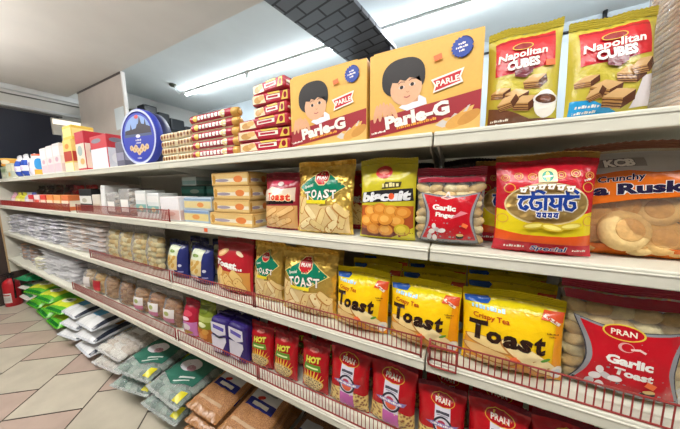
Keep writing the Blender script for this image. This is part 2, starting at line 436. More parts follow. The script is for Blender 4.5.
def wafer_bag(w, h, t, blue):
    r = empty('wafer_bag'); mb = MB()
    fn0 = bag_fn(w, h, t, 3 + blue, 0.03, .0015, .03, .75)
    OL = mat('#c3b544'); RED = mat('#c8202c'); W = mat('#f6f1e8'); MAR = mat('#6e2430'); WAF, CH, TAN = mat('#b98a52'), mat('#5d3826'), mat('#d8b07a')
    bag_shell(mb, fn0, w, h, OL)
    p = Print(mb, fn0, .011)
    X = lambda u: (u - .5) * w
    Z = lambda v: v * h
    p.poly([(X(.10), Z(.55)), (X(.5), Z(.535)), (X(.9), Z(.60)), (X(.9), Z(.965)), (X(.10), Z(.93))], RED)
    p.rect(X(.10), Z(.90), X(.9), Z(.925), mat('#a81b26'))
    if blue:
        p.poly([(X(.03), Z(.02)), (X(.62), Z(.02)), (X(.45), Z(.09)), (X(.25), Z(.17)), (X(.03), Z(.20))], mat('#2d9bd8'))
        p.scrawl(X(.22), Z(.115), .006, .035, W, -4); p.scrawl(X(.2), Z(.06), .005, .035, W, 0)
        p.poly([(X(.7), Z(.06)), (X(.95), Z(.08)), (X(.96), Z(.40)), (X(.80), Z(.36))], mat('#dfd8da'))
    else:
        p.poly([(X(.03), Z(.02)), (X(.97), Z(.02)), (X(.97), Z(.05)), (X(.6), Z(.06)), (X(.35), Z(.15)), (X(.03), Z(.22))], mat('#744a35'))
        p.scrawl(X(.2), Z(.07), .005, .035, W, 0)
        p.scrawl(X(.16), Z(.03), .005, .02, W, 0)
    def cube(u, v, s, rot=0):
        c, d = math.cos(R(rot)), math.sin(R(rot))
        def q(*pts): return [(X(u) + s * (x * c - y * d), Z(v) + s * (x * d + y * c)) for x, y in pts]
        p.poly(q((-1, .2), (.1, -.1), (.1, -.75), (-1, -.45)), WAF)
        p.poly(q((.1, -.1), (.8, .35), (.8, -.3), (.1, -.75)), CH)
        p.poly(q((-1, .2), (-.25, .6), (.8, .35), (.1, -.1)), TAN)
        for k in (.12, .34, .5): p.poly(q((-1, .2 - k), (.1, -.1 - k), (.1, -.18 - k), (-1, .12 - k)), CH)
    for u, v, s, ro in ((.20, .36, .020, 0), (.66, .43, .024, 12), (.42, .30, .024, -6), (.54, .22, .025, 8), (.30, .25, .022, 26)) if not blue else ((.19, .38, .018, 6), (.68, .40, .026, 10), (.40, .27, .026, -5), (.56, .17, .027, 5), (.28, .24, .016, 40), (.80, .47, .022, 26)):
        cube(u, v, s, ro)
    if not blue:
        p.ell(X(.80), Z(.19), .022, .028, W); p.ell(X(.80), Z(.235), .024, .013, mat('#e9e4e0')); p.ell(X(.80), Z(.235), .020, .010, CH); p.ell(X(.79), Z(.235), .011, .005, mat('#7a4a35'))
    p.poly([(X(.36), Z(.60)), (X(.60), Z(.62)), (X(.60), Z(.52)), (X(.50), Z(.47)), (X(.36), Z(.50))], MAR)
    p.ell(X(.46), Z(.815), .019, .0085, mat('#e9b445'), 3); p.ell(X(.46), Z(.815), .017, .007, mat('#8e1b22'), 3)
    p.text('Napolitan', X(.46), Z(.735), .0155, W, .025, .15, 4, w=.088)
    p.text('CUBES', X(.47), Z(.625), .0175, W, .05, 0, 4, w=.058, outline=MAR, ow=.04)
    mb.build('pouch', r)
    seal_strip(r, fn0, w, h, OL)
    if not blue: sticker(r, fn0, X(.83), Z(.60), .018, rot=4, lift=.0042)
    return r

def layered_wafer_pack(w, h, d):
    r = empty('wafer_stack_pack'); st = MB()
    n = 26
    for k in range(n):
        z0 = .004 + k * (h - .012) / n; rr = noise.noise(Vector((k * 3.7, 0, 0))) * .003
        st.box(-w / 2 + .006 + rr, w / 2 - .006 + rr, -d / 2 + .006 + rr, d / 2 - .006, z0, z0 + (h - .012) / n * .72, mat(['#d2ad84', '#dfc09a', '#c79f74'][k % 3], 'food'), .0015, 1)
    st.box(-w / 2 + .01, w / 2 - .01, -d / 2 + .012, d / 2 - .012, .003, h - .01, mat('#e3d3bd', 'food'))
    o = st.build('wafer_stack', r); tag(o, kind='stuff')
    f = MB(); fn = lambda u, v: Vector((w / 2 * (math.copysign(min(1, abs(math.cos(2 * PI * u)) * 1.3), math.cos(2 * PI * u))), d / 2 * math.copysign(min(1, abs(math.sin(2 * PI * u)) * 1.3), math.sin(2 * PI * u)) + .003 * noise.noise(Vector((u * 20, v * 14, 2))), v * h + .001))
    f.grid(fn, 40, 16, clear('#ffffff', .2)); f.build('plastic_wrap', r)
    return r

def cookie_tin(rad, d):
    r = empty('cookie_tin')
    BL, DK = mat('#2a3aa8', 'paint'), mat('#171d4d', 'paint')
    b = MB(); b.lathe([(rad - .006, d / 2), (rad - .002, d / 2 - .002), (rad - .002, -d / 2 + .03), (rad - .006, -d / 2 + .028)], DK, 48, 'y', (0, 0, rad)); b.build('tin_body', r)
    l = MB(); l.lathe([(rad, -d / 2 + .034), (rad + .001, -d / 2 + .032), (rad + .001, -d / 2 + .004), (rad - .004, -d / 2), (rad - .012, -d / 2), (rad - .013, -d / 2 + .002), (.001, -d / 2 + .002)], BL, 48, 'y', (0, 0, rad))
    p = Print(l, flat_fn(-d / 2 + .002), 0)
    Print(l, flat_fn(-d / 2), 0).ring(0, rad, rad - .003, rad - .003, .011, mat('#c3cbe8', 'card'), 48)
    p.ell(0, rad, rad * .86, rad * .86, mat('#2437b0', 'card'), 0, 48)
    # picture: sky, roofs, water
    k = rad * .8; c = rad * 1.12
    p.poly([(k * math.cos(t) * .92, c + k * .82 * math.sin(t)) for t in [R(a) for a in range(0, 181, 9)]], mat('#7d9bd0', 'card'))
    p.poly([(-k * .92, c), (-k * .88, c + .02), (-k * .5, c + .025), (-k * .45, c + .055), (-k * .38, c + .025), (-k * .1, c + .03), (0, c + .05), (k * .08, c + .05), (k * .2, c + .09), (k * .3, c + .05), (k * .5, c + .045), (k * .55, c + .075), (k * .62, c + .04), (k * .9, c + .03), (k * .92, c)], mat('#2a2230', 'card'))
    p.rect(-k * .95, c - .014, k * .95, c, mat('#3f4f78', 'card'))
    p.ell(0, rad * 1.72, .016, .010, mat('#c43a35', 'card')); p.ell(0, rad * 1.04, .018, .009, mat('#e4e2f0', 'card')); p.scrawl(0, rad * .90, .010, .010 * 4.5, WHITE, 0); p.scrawl(0, rad * .80, .008, .008 * 5.2, WHITE, 0)
    for i, (x, z) in enumerate(((-.062, .63), (-.038, .56), (-.012, .54), (.016, .54), (.042, .57), (.066, .64), (-.024, .64), (.03, .65), (0, .46))):
        p.star(x, rad * z, .016, mat('#d8bd93', 'card'), 9, .85); p.ell(x, rad * z, .006, .006, mat('#b98f5c', 'card'), 0, 10)
    p.scrawl(0, rad * .25, .009, .009 * 3.8, WHITE, 0)
    l.build('lid', r)
    return r

def biscuit_roll(L, rad, base, band, word):
    r = empty('biscuit_roll'); mb = MB(); B = mat(base)
    mb.lathe([(rad * .55, -L / 2 + .002), (rad * .9, -L / 2 + .004), (rad, -L / 2 + .014), (rad, L / 2 - .014), (rad * .9, L / 2 - .004), (rad * .55, L / 2 - .002)], B, 20, 'x', (0, 0, rad))
    cyl = lambda a, b, off=0.0: Vector((a, -(rad + off + .0006) * math.sin(PI * min(1, max(0, b / (2 * rad)))), rad - (rad + off + .0006) * math.cos(PI * min(1, max(0, b / (2 * rad))))))
    p = Print(mb, cyl, .006)
    p.rect(-L * .46, rad * .38, L * .40, rad * 1.62, mat(band)); p.rect(-L * .46, rad * .30, L * .40, rad * .42, mat('#ead9c0')); p.rect(-L * .46, rad * 1.58, L * .40, rad * 1.72, mat('#ead9c0'))
    if word:
        for k in range(9): p.rect(-L * .36 + k * L * .075, rad * .75, -L * .36 + k * L * .075 + L * .05, rad * 1.25, WHITE)
        p.ell(-L * .34, rad, L * .05, rad * .4, mat('#e7c25e')); p.ell(L * .24, rad, L * .05, rad * .5, mat('#e4c98d'))
    mb.build('wrapper', r)
    for sx in (-1, 1): e = MB(); e.lathe([(rad * .2, sx * (L / 2 - .0025)), (rad * .72, sx * (L / 2 - .001)), (rad * .55, sx * L / 2)], mat('#c79a44'), 16, 'x', (0, 0, rad)); e.build('folded_end', r)
    return r

def spotted_pack(L, rad):
    r = empty('biscuit_roll'); mb = MB(); rr = rad * .97
    mb.box(-L / 2, L / 2, -.05, .05, 0, 2 * rad, mat('#dccfb0'), rad * .45, 3)
    p = Print(mb, flat_fn(-.05), 0)
    for k in range(5):
        p.ell(-L * .38 + k * L * .19, rad, L * .085, rad * .72, mat('#c7a274')); p.ell(-L * .38 + k * L * .19, rad, L * .045, rad * .42, mat('#6a3b2e'))
    mb.build('wrapper', r)
    e = MB(); e.box(L / 2 - .001, L / 2 + .003, -.04, .04, rad * .5, rad * 1.5, mat('#e9ddc4'), .001, 1); e.build('folded_end', r)
    return r

def red_biscuit_pack(L, h, d):
    r = empty('biscuit_pack'); mb = MB()
    mb.box(-L / 2, L / 2, -d / 2, d / 2, 0, h, mat('#b02a3c'), h * .22, 3)
    p = Print(mb, flat_fn(-d / 2), 0)
    p.poly([(-L * .46, h * .15), (-L * .10, h * .15), (-L * .16, h * .85), (-L * .46, h * .85)], mat('#ead9b4'))
    p.ell(-L * .32, h * .45, L * .1, h * .28, mat('#c8985a')); p.ell(-L * .22, h * .6, L * .08, h * .22, mat('#dbb273'))
    p.poly([(L * .30, h * .15), (L * .46, h * .15), (L * .46, h * .85), (L * .36, h * .85)], mat('#e3c05a'))
    p.rect(-L * .08, h * .36, L * .27, h * .70, mat('#f1e9df')); p.rect(-L * .05, h * .44, L * .22, h * .62, mat('#b02a3c')); p.poly([(-L * .02, h * .76), (L * .28, h * .76), (L * .25, h * .92), (-L * .05, h * .92)], mat('#e3c05a')); p.ell(L * .40, h * .5, L * .04, h * .25, mat('#8d1f2b'))
    mb.build('wrapper', r)
    for sx in (-1, 1): e = MB(); e.box(sx * L / 2 - .004, sx * L / 2 + .004, -d / 2 + .01, d / 2 - .01, h * .4, h * .6, mat('#d8c7a8'), .001, 1); e.build('end_seal', r)
    return r

def plain_carton(w, h, d, base, bands, dots=(), lid=None):
    """bands: (v0, v1, hex) on the front; dots: (u, v, ru, rv, hex)"""
    r = empty('food_carton'); mb = MB()
    mb.box(-w / 2, w / 2, -d / 2, d / 2, 0, h, mat(base, 'card'), .002, 1)
    p = Print(mb, flat_fn(-d / 2), 0)
    q = Print(mb, lambda a, b, off=0.0: Vector((w / 2 + off, a, b)), 0)
    for v0, v1, c in bands:
        p.rect(-w / 2 + .003, v0 * h, w / 2 - .003, v1 * h, mat(c, 'card')); q.rect(-d / 2 + .003, v0 * h, d / 2 - .003, v1 * h, mat(c, 'card'))
    for u, v, a, b, c in dots:
        p.ell((u - .5) * w, v * h, a * w, b * h, mat(c, 'card'), 0, 14); q.ell((u - .5) * d, v * h, a * d, b * h, mat(c, 'card'), 0, 14)
    mb.build('carton', r)
    e = MB(); e.box(-w / 2 + .004, w / 2 - .004, -d / 2 + .004, d / 2 - .004, h - .001, h + .0015, mat(lid or base, 'card')); e.build('top_flap', r)
    return r

def round_tub(rad, h, base, lidc, dot):
    r = empty('plastic_tub'); mb = MB()
    mb.lathe([(rad * .9, 0), (rad * .93, .003), (rad, h - .012), (rad, h - .01)], mat(base, 'card'), 28)
    cyl = lambda a, b, off=0.0: Vector(((rad * .98 + off) * math.sin(a / rad + .6), -(rad * .98 + off) * math.cos(a / rad + .6), b))
    p = Print(mb, cyl, .015, .0005, .001)
    p.ell(0, h * .55, rad * .5, h * .26, mat(dot, 'card')); p.rect(-rad * 1.2, h * .08, rad * 1.2, h * .30, mat('#e8a13a', 'card'))
    mb.build('tub', r)
    l = MB(); l.lathe([(rad + .003, h - .014), (rad + .004, h - .012), (rad + .004, h - .002), (rad, h)], mat(lidc, 'card'), 28); l.build('lid', r)
    return r

def pouch(w, h, t, base, bands=(), dots=(), seed=0, sealc=None, name='snack_bag'):
    """upright printed bag with simple bands and spots"""
    r = empty(name); mb = MB(); fn = bag_fn(w, h, t, seed)
    bag_shell(mb, fn, w, h, mat(base), 12, 14)
    p = Print(mb, fn, w / 8, .0003, .0012)
    for v0, v1, c in bands: p.rect(-w * .47, v0 * h, w * .47, v1 * h, mat(c))
    for u, v, a, b, c in dots: p.ell((u - .5) * w, v * h, a * w, b * h, mat(c), 0, 14)
    mb.build('pouch', r)
    seal_strip(r, fn, w, h, mat(sealc or base))
    return r

def cookie_bag(w, h, t, foods, label_c, seed=0):
    """clear bag with biscuits showing; foods: tuple of hex; label_c: tuple of hex for the paper label or ()"""
    r = empty('cookie_bag'); fn = bag_fn(w, h, t, seed)
    rnd = random.Random(seed); c = MB()
    nx, nz = 3, 6
    for j in range(nz):
        for i in range(nx):
            u = (i + .5) / nx + rnd.uniform(-.04, .04); v = .07 + (j + .5) / nz * .80 + rnd.uniform(-.02, .02)
            p = fn((u - .5) * w, v * h, 0, -1); th = max(.006, -p.y * .8)
            c.lump((p.x * .86, 0, max(.014, p.z * .96)), w * .20, th * .95, h * .085, mat(foods[(i + j + seed) % len(foods)], 'food'), seed + i * 7 + j, .15, Matrix.Rotation(rnd.uniform(-.6, .6), 3, 'Y'), 8)
    o = c.build('biscuits', r); tag(o, kind='stuff')
    f = MB(); bag_shell(f, lambda a, b, off=0, sd=-1: fn(a, b, off + .0015, sd), w, h, clear(), 12, 14); f.build('clear_film', r)
    if label_c:
        l = MB(); p = Print(l, fn, w / 6, .0001, .003)
        p.rect(-w * .30, h * .20, w * .34, h * .62, mat(label_c[0], 'card'))
        if len(label_c) > 1: p.rect(-w * .30, h * .20, w * .34, h * .34, mat(label_c[1], 'card'))
        if len(label_c) > 2: p.ell(0, h * .48, w * .14, h * .07, mat(label_c[2], 'card'))
        l.build('paper_label', r)
    seal_strip(r, fn, w, h, clear('#ffffff', .25))
    return r

def gold_toast(w, h, t, seed):
    """gold foil bag with a green diamond"""
    r = empty('toast_bag'); fn = bag_fn(w, h, t, seed, .05, .004, .06, .85); mb = MB()
    G = gold(); bag_shell(mb, fn, w, h, G, 22, 26)
    p = Print(mb, fn, .011)
    X = lambda u: (u - .5) * w
    Z = lambda v: v * h
    p.poly([(X(.04), Z(.02)), (X(.96), Z(.02)), (X(.96), Z(.34)), (X(.75), Z(.42)), (X(.5), Z(.40)), (X(.25), Z(.50)), (X(.04), Z(.56))], mat('#dfc288'))
    for k, (u, v, ro) in enumerate(((.16, .40, 62), (.30, .30, -48), (.50, .24, 66), (.70, .28, -55), (.85, .20, 72), (.20, .14, 30), (.42, .11, -30), (.66, .10, 40), (.84, .34, -40))):
        p.slab(X(u), Z(v), h * .135, w * .062, CRUST, ro); p.slab(X(u + .008), Z(v + .005), h * .128, w * .050, mat('#ecd9a4') if k % 2 else CREAM, ro)
    cx, cz = .48, .68
    p.poly([(X(cx - .42), Z(cz)), (X(cx), Z(cz - .27)), (X(cx + .44), Z(cz)), (X(cx + .04), Z(cz + .275))], mat('#e6d27e'))
    p.poly([(X(cx - .40), Z(cz)), (X(cx), Z(cz - .255)), (X(cx + .42), Z(cz)), (X(cx + .04), Z(cz + .26))], mat('#0d7a5c'))
    p.star(X(.5), Z(.82), w * .135, mat('#e9d6a0'), 8, .93); p.star(X(.5), Z(.82), w * .12, mat('#c3242d'), 8, .93)
    p.text('PRAN', X(.5), Z(.82), w * .05, WHITE, .03)
    p.text('Special', X(.27), Z(.695), w * .045, WHITE, .01, .2, 12)
    for k, (ch, dz, ro) in enumerate((('T', -.02, 10), ('O', .01, -6), ('A', -.008, 6), ('S', .012, -6), ('T', .0, 4))):
        p.text(ch, X(.26 + .115 * k), Z(.57 + dz), w * .125, mat('#efeae2'), .03, 0, ro, w=w * .10, outline=mat('#53342a'), ow=.03)
    p.rect(X(.24), Z(.435), X(.60), Z(.485), mat('#e6d32e'))
    mb.build('pouch', r)
    seal_strip(r, fn, w, h, G)
    return r

def toast_bag(w, h, t, seed):
    """yellow bag reading Toast"""
    r = empty('toast_bag'); fn = bag_fn(w, h, t, seed, .04, .003, .05, .8); mb = MB()
    YE, OR = mat('#f2c510'), mat('#ee9a12'); bag_shell(mb, fn, w, h, YE, 22, 26, mat('#b9a816'))
    p = Print(mb, fn, .011)
    X = lambda u: (u - .5) * w
    Z = lambda v: v * h
    p.poly([(X(.84), Z(.02)), (X(.99), Z(.02)), (X(.99), Z(.97)), (X(.92), Z(.97))], OR)
    p.rect(X(.01), Z(.86), X(.99), Z(.985), mat('#e8d312'))
    p.poly([(X(.02), Z(.02)), (X(.85), Z(.02)), (X(.84), Z(.30)), (X(.60), Z(.30)), (X(.3), Z(.36)), (X(.02), Z(.38))], mat('#dd9a3a'))
    # bread slices
    p.ell(X(.32), Z(.385), w * .30, h * .085, CRUST, -4); p.ell(X(.32), Z(.393), w * .285, h * .07, mat('#e8cd8b'), -4)
    p.ell(X(.27), Z(.23), w * .27, h * .095, CRUST, -6); p.ell(X(.27), Z(.24), w * .255, h * .08, mat('#dcb878'), -6)
    p.ell(X(.66), Z(.30), w * .33, h * .12, CRUST, -28); p.ell(X(.665), Z(.31), w * .315, h * .105, mat('#efdca3'), -28)
    p.ell(X(.30), Z(.09), w * .28, h * .05, CRUST, 0); p.ell(X(.30), Z(.097), w * .26, h * .038, CREAM, 0)
    p.ell(X(.93), Z(.16), w * .07, h * .09, mat('#e9e4d6')); p.ell(X(.93), Z(.16), w * .04, h * .05, mat('#cfd7d9'))
    p.ell(X(.80), Z(.33), w * .05, h * .02, mat('#5d9b37'), 20); p.ell(X(.52), Z(.25), w * .05, h * .03, mat('#ef6a35'))
    BR = mat('#2e1a12')
    for ch, u, v, hh, ww, ro in (('T', .15, .545, .24, .19, 8), ('o', .315, .525, .17, .15, -4), ('a', .475, .515, .17, .15, 4), ('s', .615, .505, .17, .13, -8), ('t', .745, .515, .22, .11, 6)):
        p.text(ch, X(u), Z(v), h * hh if ch in 'Tt' else h * hh * 1.2, BR, .05, .12, ro - 4, w=w * ww)
    p.text('Crispy Tea', X(.28), Z(.735), h * .062, mat('#b23a14'), .02, .0, -3, w=w * .36)
    p.scrawl(X(.26), Z(.845), h * .06, w * .34, mat('#a9d3e6'), -4)
    p.poly([(X(.76), Z(.82)), (X(.98), Z(.80)), (X(.99), Z(.94)), (X(.80), Z(.93))], mat('#e2542a'))
    p.poly([(X(.78), Z(.86)), (X(.93), Z(.76)), (X(.95), Z(.79)), (X(.81), Z(.89))], mat('#f0e4d0')); p.scrawl(X(.865), Z(.825), h * .025, w * .12, mat('#b23a14'), -30)
    p.scrawl(X(.87), Z(.66), h * .022, w * .12, mat('#8a4a10'), -3); p.scrawl(X(.87), Z(.625), h * .022, w * .07, mat('#8a4a10'), -3)
    p.poly([(X(.02), Z(.90)), (X(.26), Z(.90)), (X(.30), Z(.95)), (X(.27), Z(.985)), (X(.02), Z(.985))], mat('#2458ae'))
    mb.build('pouch', r)
    s = seal_strip(r, fn, w, h, mat('#d8c70f'))
    sticker(r, fn, X(.50), Z(.28), .014, rot=20, lift=.0075)
    return r

def garlic_bag(w, h, t, seed, second, big):
    """clear bag of toast fingers with a red printed front edged in grey"""
    r = empty('garlic_toast_bag'); fn = bag_fn(w, h, t, seed, .05, .003, .05, .85); rnd = random.Random(seed)
    c = MB()
    for j in range(7):
        for i in range(5):
            u = (i + .5) / 5 + rnd.uniform(-.03, .03); v = .05 + (j + .5) / 7 * .86
            q = fn((u - .5) * w, v * h, 0, -1); th = max(.006, -q.y * .9)
            c.lump((q.x * .93, 0, max(.015, q.z * .96)), w * .13, th, h * .075, mat(['#e3c78c', '#d8b775', '#ecd7a4'][(i + j) % 3], 'food'), i + 9 * j + seed, .18, Matrix.Rotation(rnd.uniform(-.5, .5), 3, 'Y'), 10)
    o = c.build('toast_fingers', r); tag(o, kind='stuff')
    f = MB(); bag_shell(f, lambda a, b, off=0, sd=-1: fn(a, b, off + .003, sd), w, h, clear('#ffffff', .06), 22, 26); f.build('clear_film', r)
    pr = MB(); p = Print(pr, fn, .011, .00008, .0045)
    X = lambda u: (u - .5) * w
    Z = lambda v: v * h
    RED, GR, DK = mat('#c21625'), mat('#8d8f94'), mat('#3b3a40')
    def plate(e):   # concave sides
        L = [(X(.06 + e + .10 * math.sin(PI * k / 12) ** 1.2), Z(.04 + e + (.72 - 1.6 * e) * k / 12 + (0.0 if k else 0))) for k in range(13)]
        Rr = [(X(.94 - e - .10 * math.sin(PI * k / 12) ** 1.2), Z(.04 + e + (.72 - 1.6 * e) * k / 12)) for k in range(12, -1, -1)]
        top = [(X(.06 + e + (.88 - 2 * e) * k / 8), Z(.76 - .6 * e - .05 * math.sin(PI * k / 8))) for k in range(1, 8)]
        return L + top + Rr
    p.poly(plate(0), DK); p.poly(plate(.012), GR); p.poly(plate(.052), RED)
    p.rect(X(.02), Z(.90), X(.98), Z(.985), mat('#a3283c'))
    if big:
        p.ell(X(.44), Z(.68), w * .165, h * .075, mat('#e8c94a'), -2); p.ell(X(.44), Z(.68), w * .15, h * .064, mat('#bd1322'), -2)
        p.text('PRAN', X(.44), Z(.68), h * .05, mat('#f1e6d2'), .02, 0, -2, w=w * .2)
        p.ell(X(.46), Z(.55), w * .06, h * .045, mat('#dfa7a4')); p.ell(X(.47), Z(.55), w * .045, h * .038, RED); p.stroke([(X(.50), Z(.54)), (X(.56), Z(.55)), (X(.60), Z(.53))], .004, mat('#e7c9c4'))
        p.text('Garlic', X(.49), Z(.415), h * .075, WHITE, .05, 0, -3, w=w * .36); p.text(second, X(.53), Z(.305), h * .066, WHITE, .05, 0, -4, w=w * .30)
    else:
        p.stroke([(X(.38), Z(.68)), (X(.44), Z(.70)), (X(.48), Z(.76)), (X(.50), Z(.70)), (X(.56), Z(.685))], .003, mat('#e9c2bd')); p.stroke([(X(.38), Z(.68)), (X(.46), Z(.66)), (X(.56), Z(.685))], .003, mat('#e9c2bd'))
        p.text('Garlic', X(.42), Z(.54), h * .07, WHITE, .05, 0, -4, w=w * .34); p.text(second, X(.44), Z(.44), h * .055, WHITE, .05, 0, -4, w=w * .28)
        p.poly([(X(.50), Z(.38)), (X(.76), Z(.47)), (X(.66), Z(.50))], mat('#e88a96'))
    # garlic cloves and packs printed at the lower left
    for k, (u, v, a, b, ro) in enumerate(((.25, .20, .05, .035, 30), (.33, .23, .06, .03, -30), (.40, .22, .055, .032, 10), (.28, .28, .03, .04, 0), (.22, .12, .035, .05, -8), (.30, .11, .035, .05, 6))):
        p.ell(X(u), Z(v), w * a, h * b, mat(['#e9e3e2', '#cfc7c9', '#f2eeee'][k % 3]), ro)
    p.ell(X(.66), Z(.14), w * .055, h * .035, mat('#2d1d1c')); p.ell(X(.66), Z(.165), w * .05, h * .02, mat('#e4c27c'))
    p.ell(X(.44), Z(.70 if big else .74), w * .004, h * .004, WHITE)
    pr.build('printed_front', r)
    seal_strip(r, fn, w, h, mat('#9c2a41'), ht=.02)
    sticker(r, fn, X(.66 if big else .72), Z(.235 if big else .30), .017 if big else .014, rot=-25, lift=.0075)
    return r

def bengali_toast(w, h, t, seed):
    r = empty('toast_bag'); fn = bag_fn(w, h, t, seed, .05, .003, .05, .85); mb = MB()
    RED, GO, YE, W, BL = mat('#c3182c'), gold('#bd9c5c', .35), mat('#e4cf1f'), mat('#f3efe8'), mat('#1d3c8e')
    bag_shell(mb, fn, w, h, RED, 22, 26)
    p = Print(mb, fn, .011)
    X = lambda u: (u - .5) * w
    Z = lambda v: v * h
    p.poly([(X(.01), Z(.24)), (X(.3), Z(.20)), (X(.7), Z(.20)), (X(.99), Z(.22)), (X(.99), Z(.46)), (X(.7), Z(.40)), (X(.3), Z(.40)), (X(.01), Z(.48))], YE)
    p.poly([(X(.01), Z(.13)), (X(.99), Z(.12)), (X(.99), Z(.23)), (X(.7), Z(.205)), (X(.3), Z(.205)), (X(.01), Z(.245))], mat('#e2581f'))
    p.ell(X(.5), Z(.53), w * .42, h * .215, mat('#d9c694'), 0, 32); p.ell(X(.5), Z(.53), w * .405, h * .20, GO, 0, 32)
    for k in range(7):
        u = .09 + .137 * k
        if k == 3: continue
        p.ring(X(u), Z(.815 + .015 * (k % 2)), .0085, .0085, .0018, mat('#e39a4c'), 14); p.ring(X(u), Z(.815 + .015 * (k % 2)), .0048, .0048, .0016, mat('#e39a4c'), 12)
    for u in (.07, .93, .13, .9): p.ring(X(u), Z(.37 if u in (.07, .93) else .70), .011, .011, .0018, mat('#d9a23f'), 14)
    p.rect(X(.42), Z(.75), X(.60), Z(.84), mat('#f0e9b0')); p.ell(X(.51), Z(.84), w * .09, h * .055, mat('#f0e9b0')); p.ell(X(.51), Z(.81), w * .055, h * .055, mat('#2f9d8a')); p.ell(X(.51), Z(.81), w * .02, h * .05, mat('#e8e06a')); p.ell(X(.51), Z(.81), w * .05, h * .012, mat('#d9e8d0'))
    # Bengali word: glyphs drawn one beside the other under one head line
    st = lambda pts, wd, mm: p.stroke([(X(a), Z(b)) for a, b in pts], wd, mm)
    for mm, wd in ((W, .0105), (BL, .0065)):
        st([(.22, .605), (.80, .605)], wd, mm)
        st([(.31, .60), (.25, .57), (.235, .53), (.25, .49), (.29, .475), (.31, .495), (.29, .51)], wd, mm)              # e-kar
        st([(.43, .60), (.36, .59), (.34, .545), (.36, .49), (.41, .475), (.445, .50), (.44, .54), (.40, .545)], wd, mm); st([(.37, .605), (.36, .65), (.42, .665), (.47, .64)], wd, mm)   # tta
        st([(.49, .60), (.49, .475)], wd, mm)                                                                      # aa-kar
        st([(.54, .60), (.56, .56), (.54, .53), (.58, .505), (.63, .52)], wd, mm); st([(.63, .60), (.63, .475)], wd, mm)
        st([(.75, .60), (.68, .58), (.67, .53), (.69, .485), (.74, .475), (.77, .50), (.76, .54), (.72, .545)], wd, mm); st([(.70, .605), (.69, .65), (.75, .665), (.79, .64)], wd, mm)
    for k in range(6):
        u = .27 + .09 * k; z = .665 + .035 * math.sin(PI * (k + .5) / 6)
        for mm, wd in ((mat('#8e6a3a'), .0062), (W, .0038)):
            st([(u - .035, z + .02), (u + .035, z + .022)], wd, mm); st([(u - .02, z + .018), (u - .025, z - .012), (u + .01, z - .016), (u + .022, z + .018)], wd, mm)
    for k in range(4):
        u = .42 + .055 * k
        for mm, wd in ((W, .006), (BL, .003)): st([(u - .02, .44), (u + .025, .44)], wd, mm); st([(u, .44), (u - .012, .41), (u + .015, .40), (u + .015, .44)], wd, mm)
    p.text('Special', X(.56), Z(.075), h * .048, BL, .03, 0, 0, w=w * .34, outline=W, ow=.04); p.scrawl(X(.22), Z(.075), h * .03, w * .22, W, 4); p.scrawl(X(.86), Z(.07), h * .022, w * .14, W)
    for k, (u, v, ro) in enumerate(((.38, .31, 10), (.56, .30, -12), (.74, .32, 8))): p.ell(X(u), Z(v), w * .11, h * .035, mat('#d8bd3a'), ro); p.ell(X(u), Z(v), w * .09, h * .02, mat('#efe27a'), ro)
    p.scrawl(X(.88), Z(.77), h * .022, h * .022 * 3.0, W, 20)
    mb.build('pouch', r)
    seal_strip(r, fn, w, h, gold('#bd9c5c', .35), ht=.012)
    return r

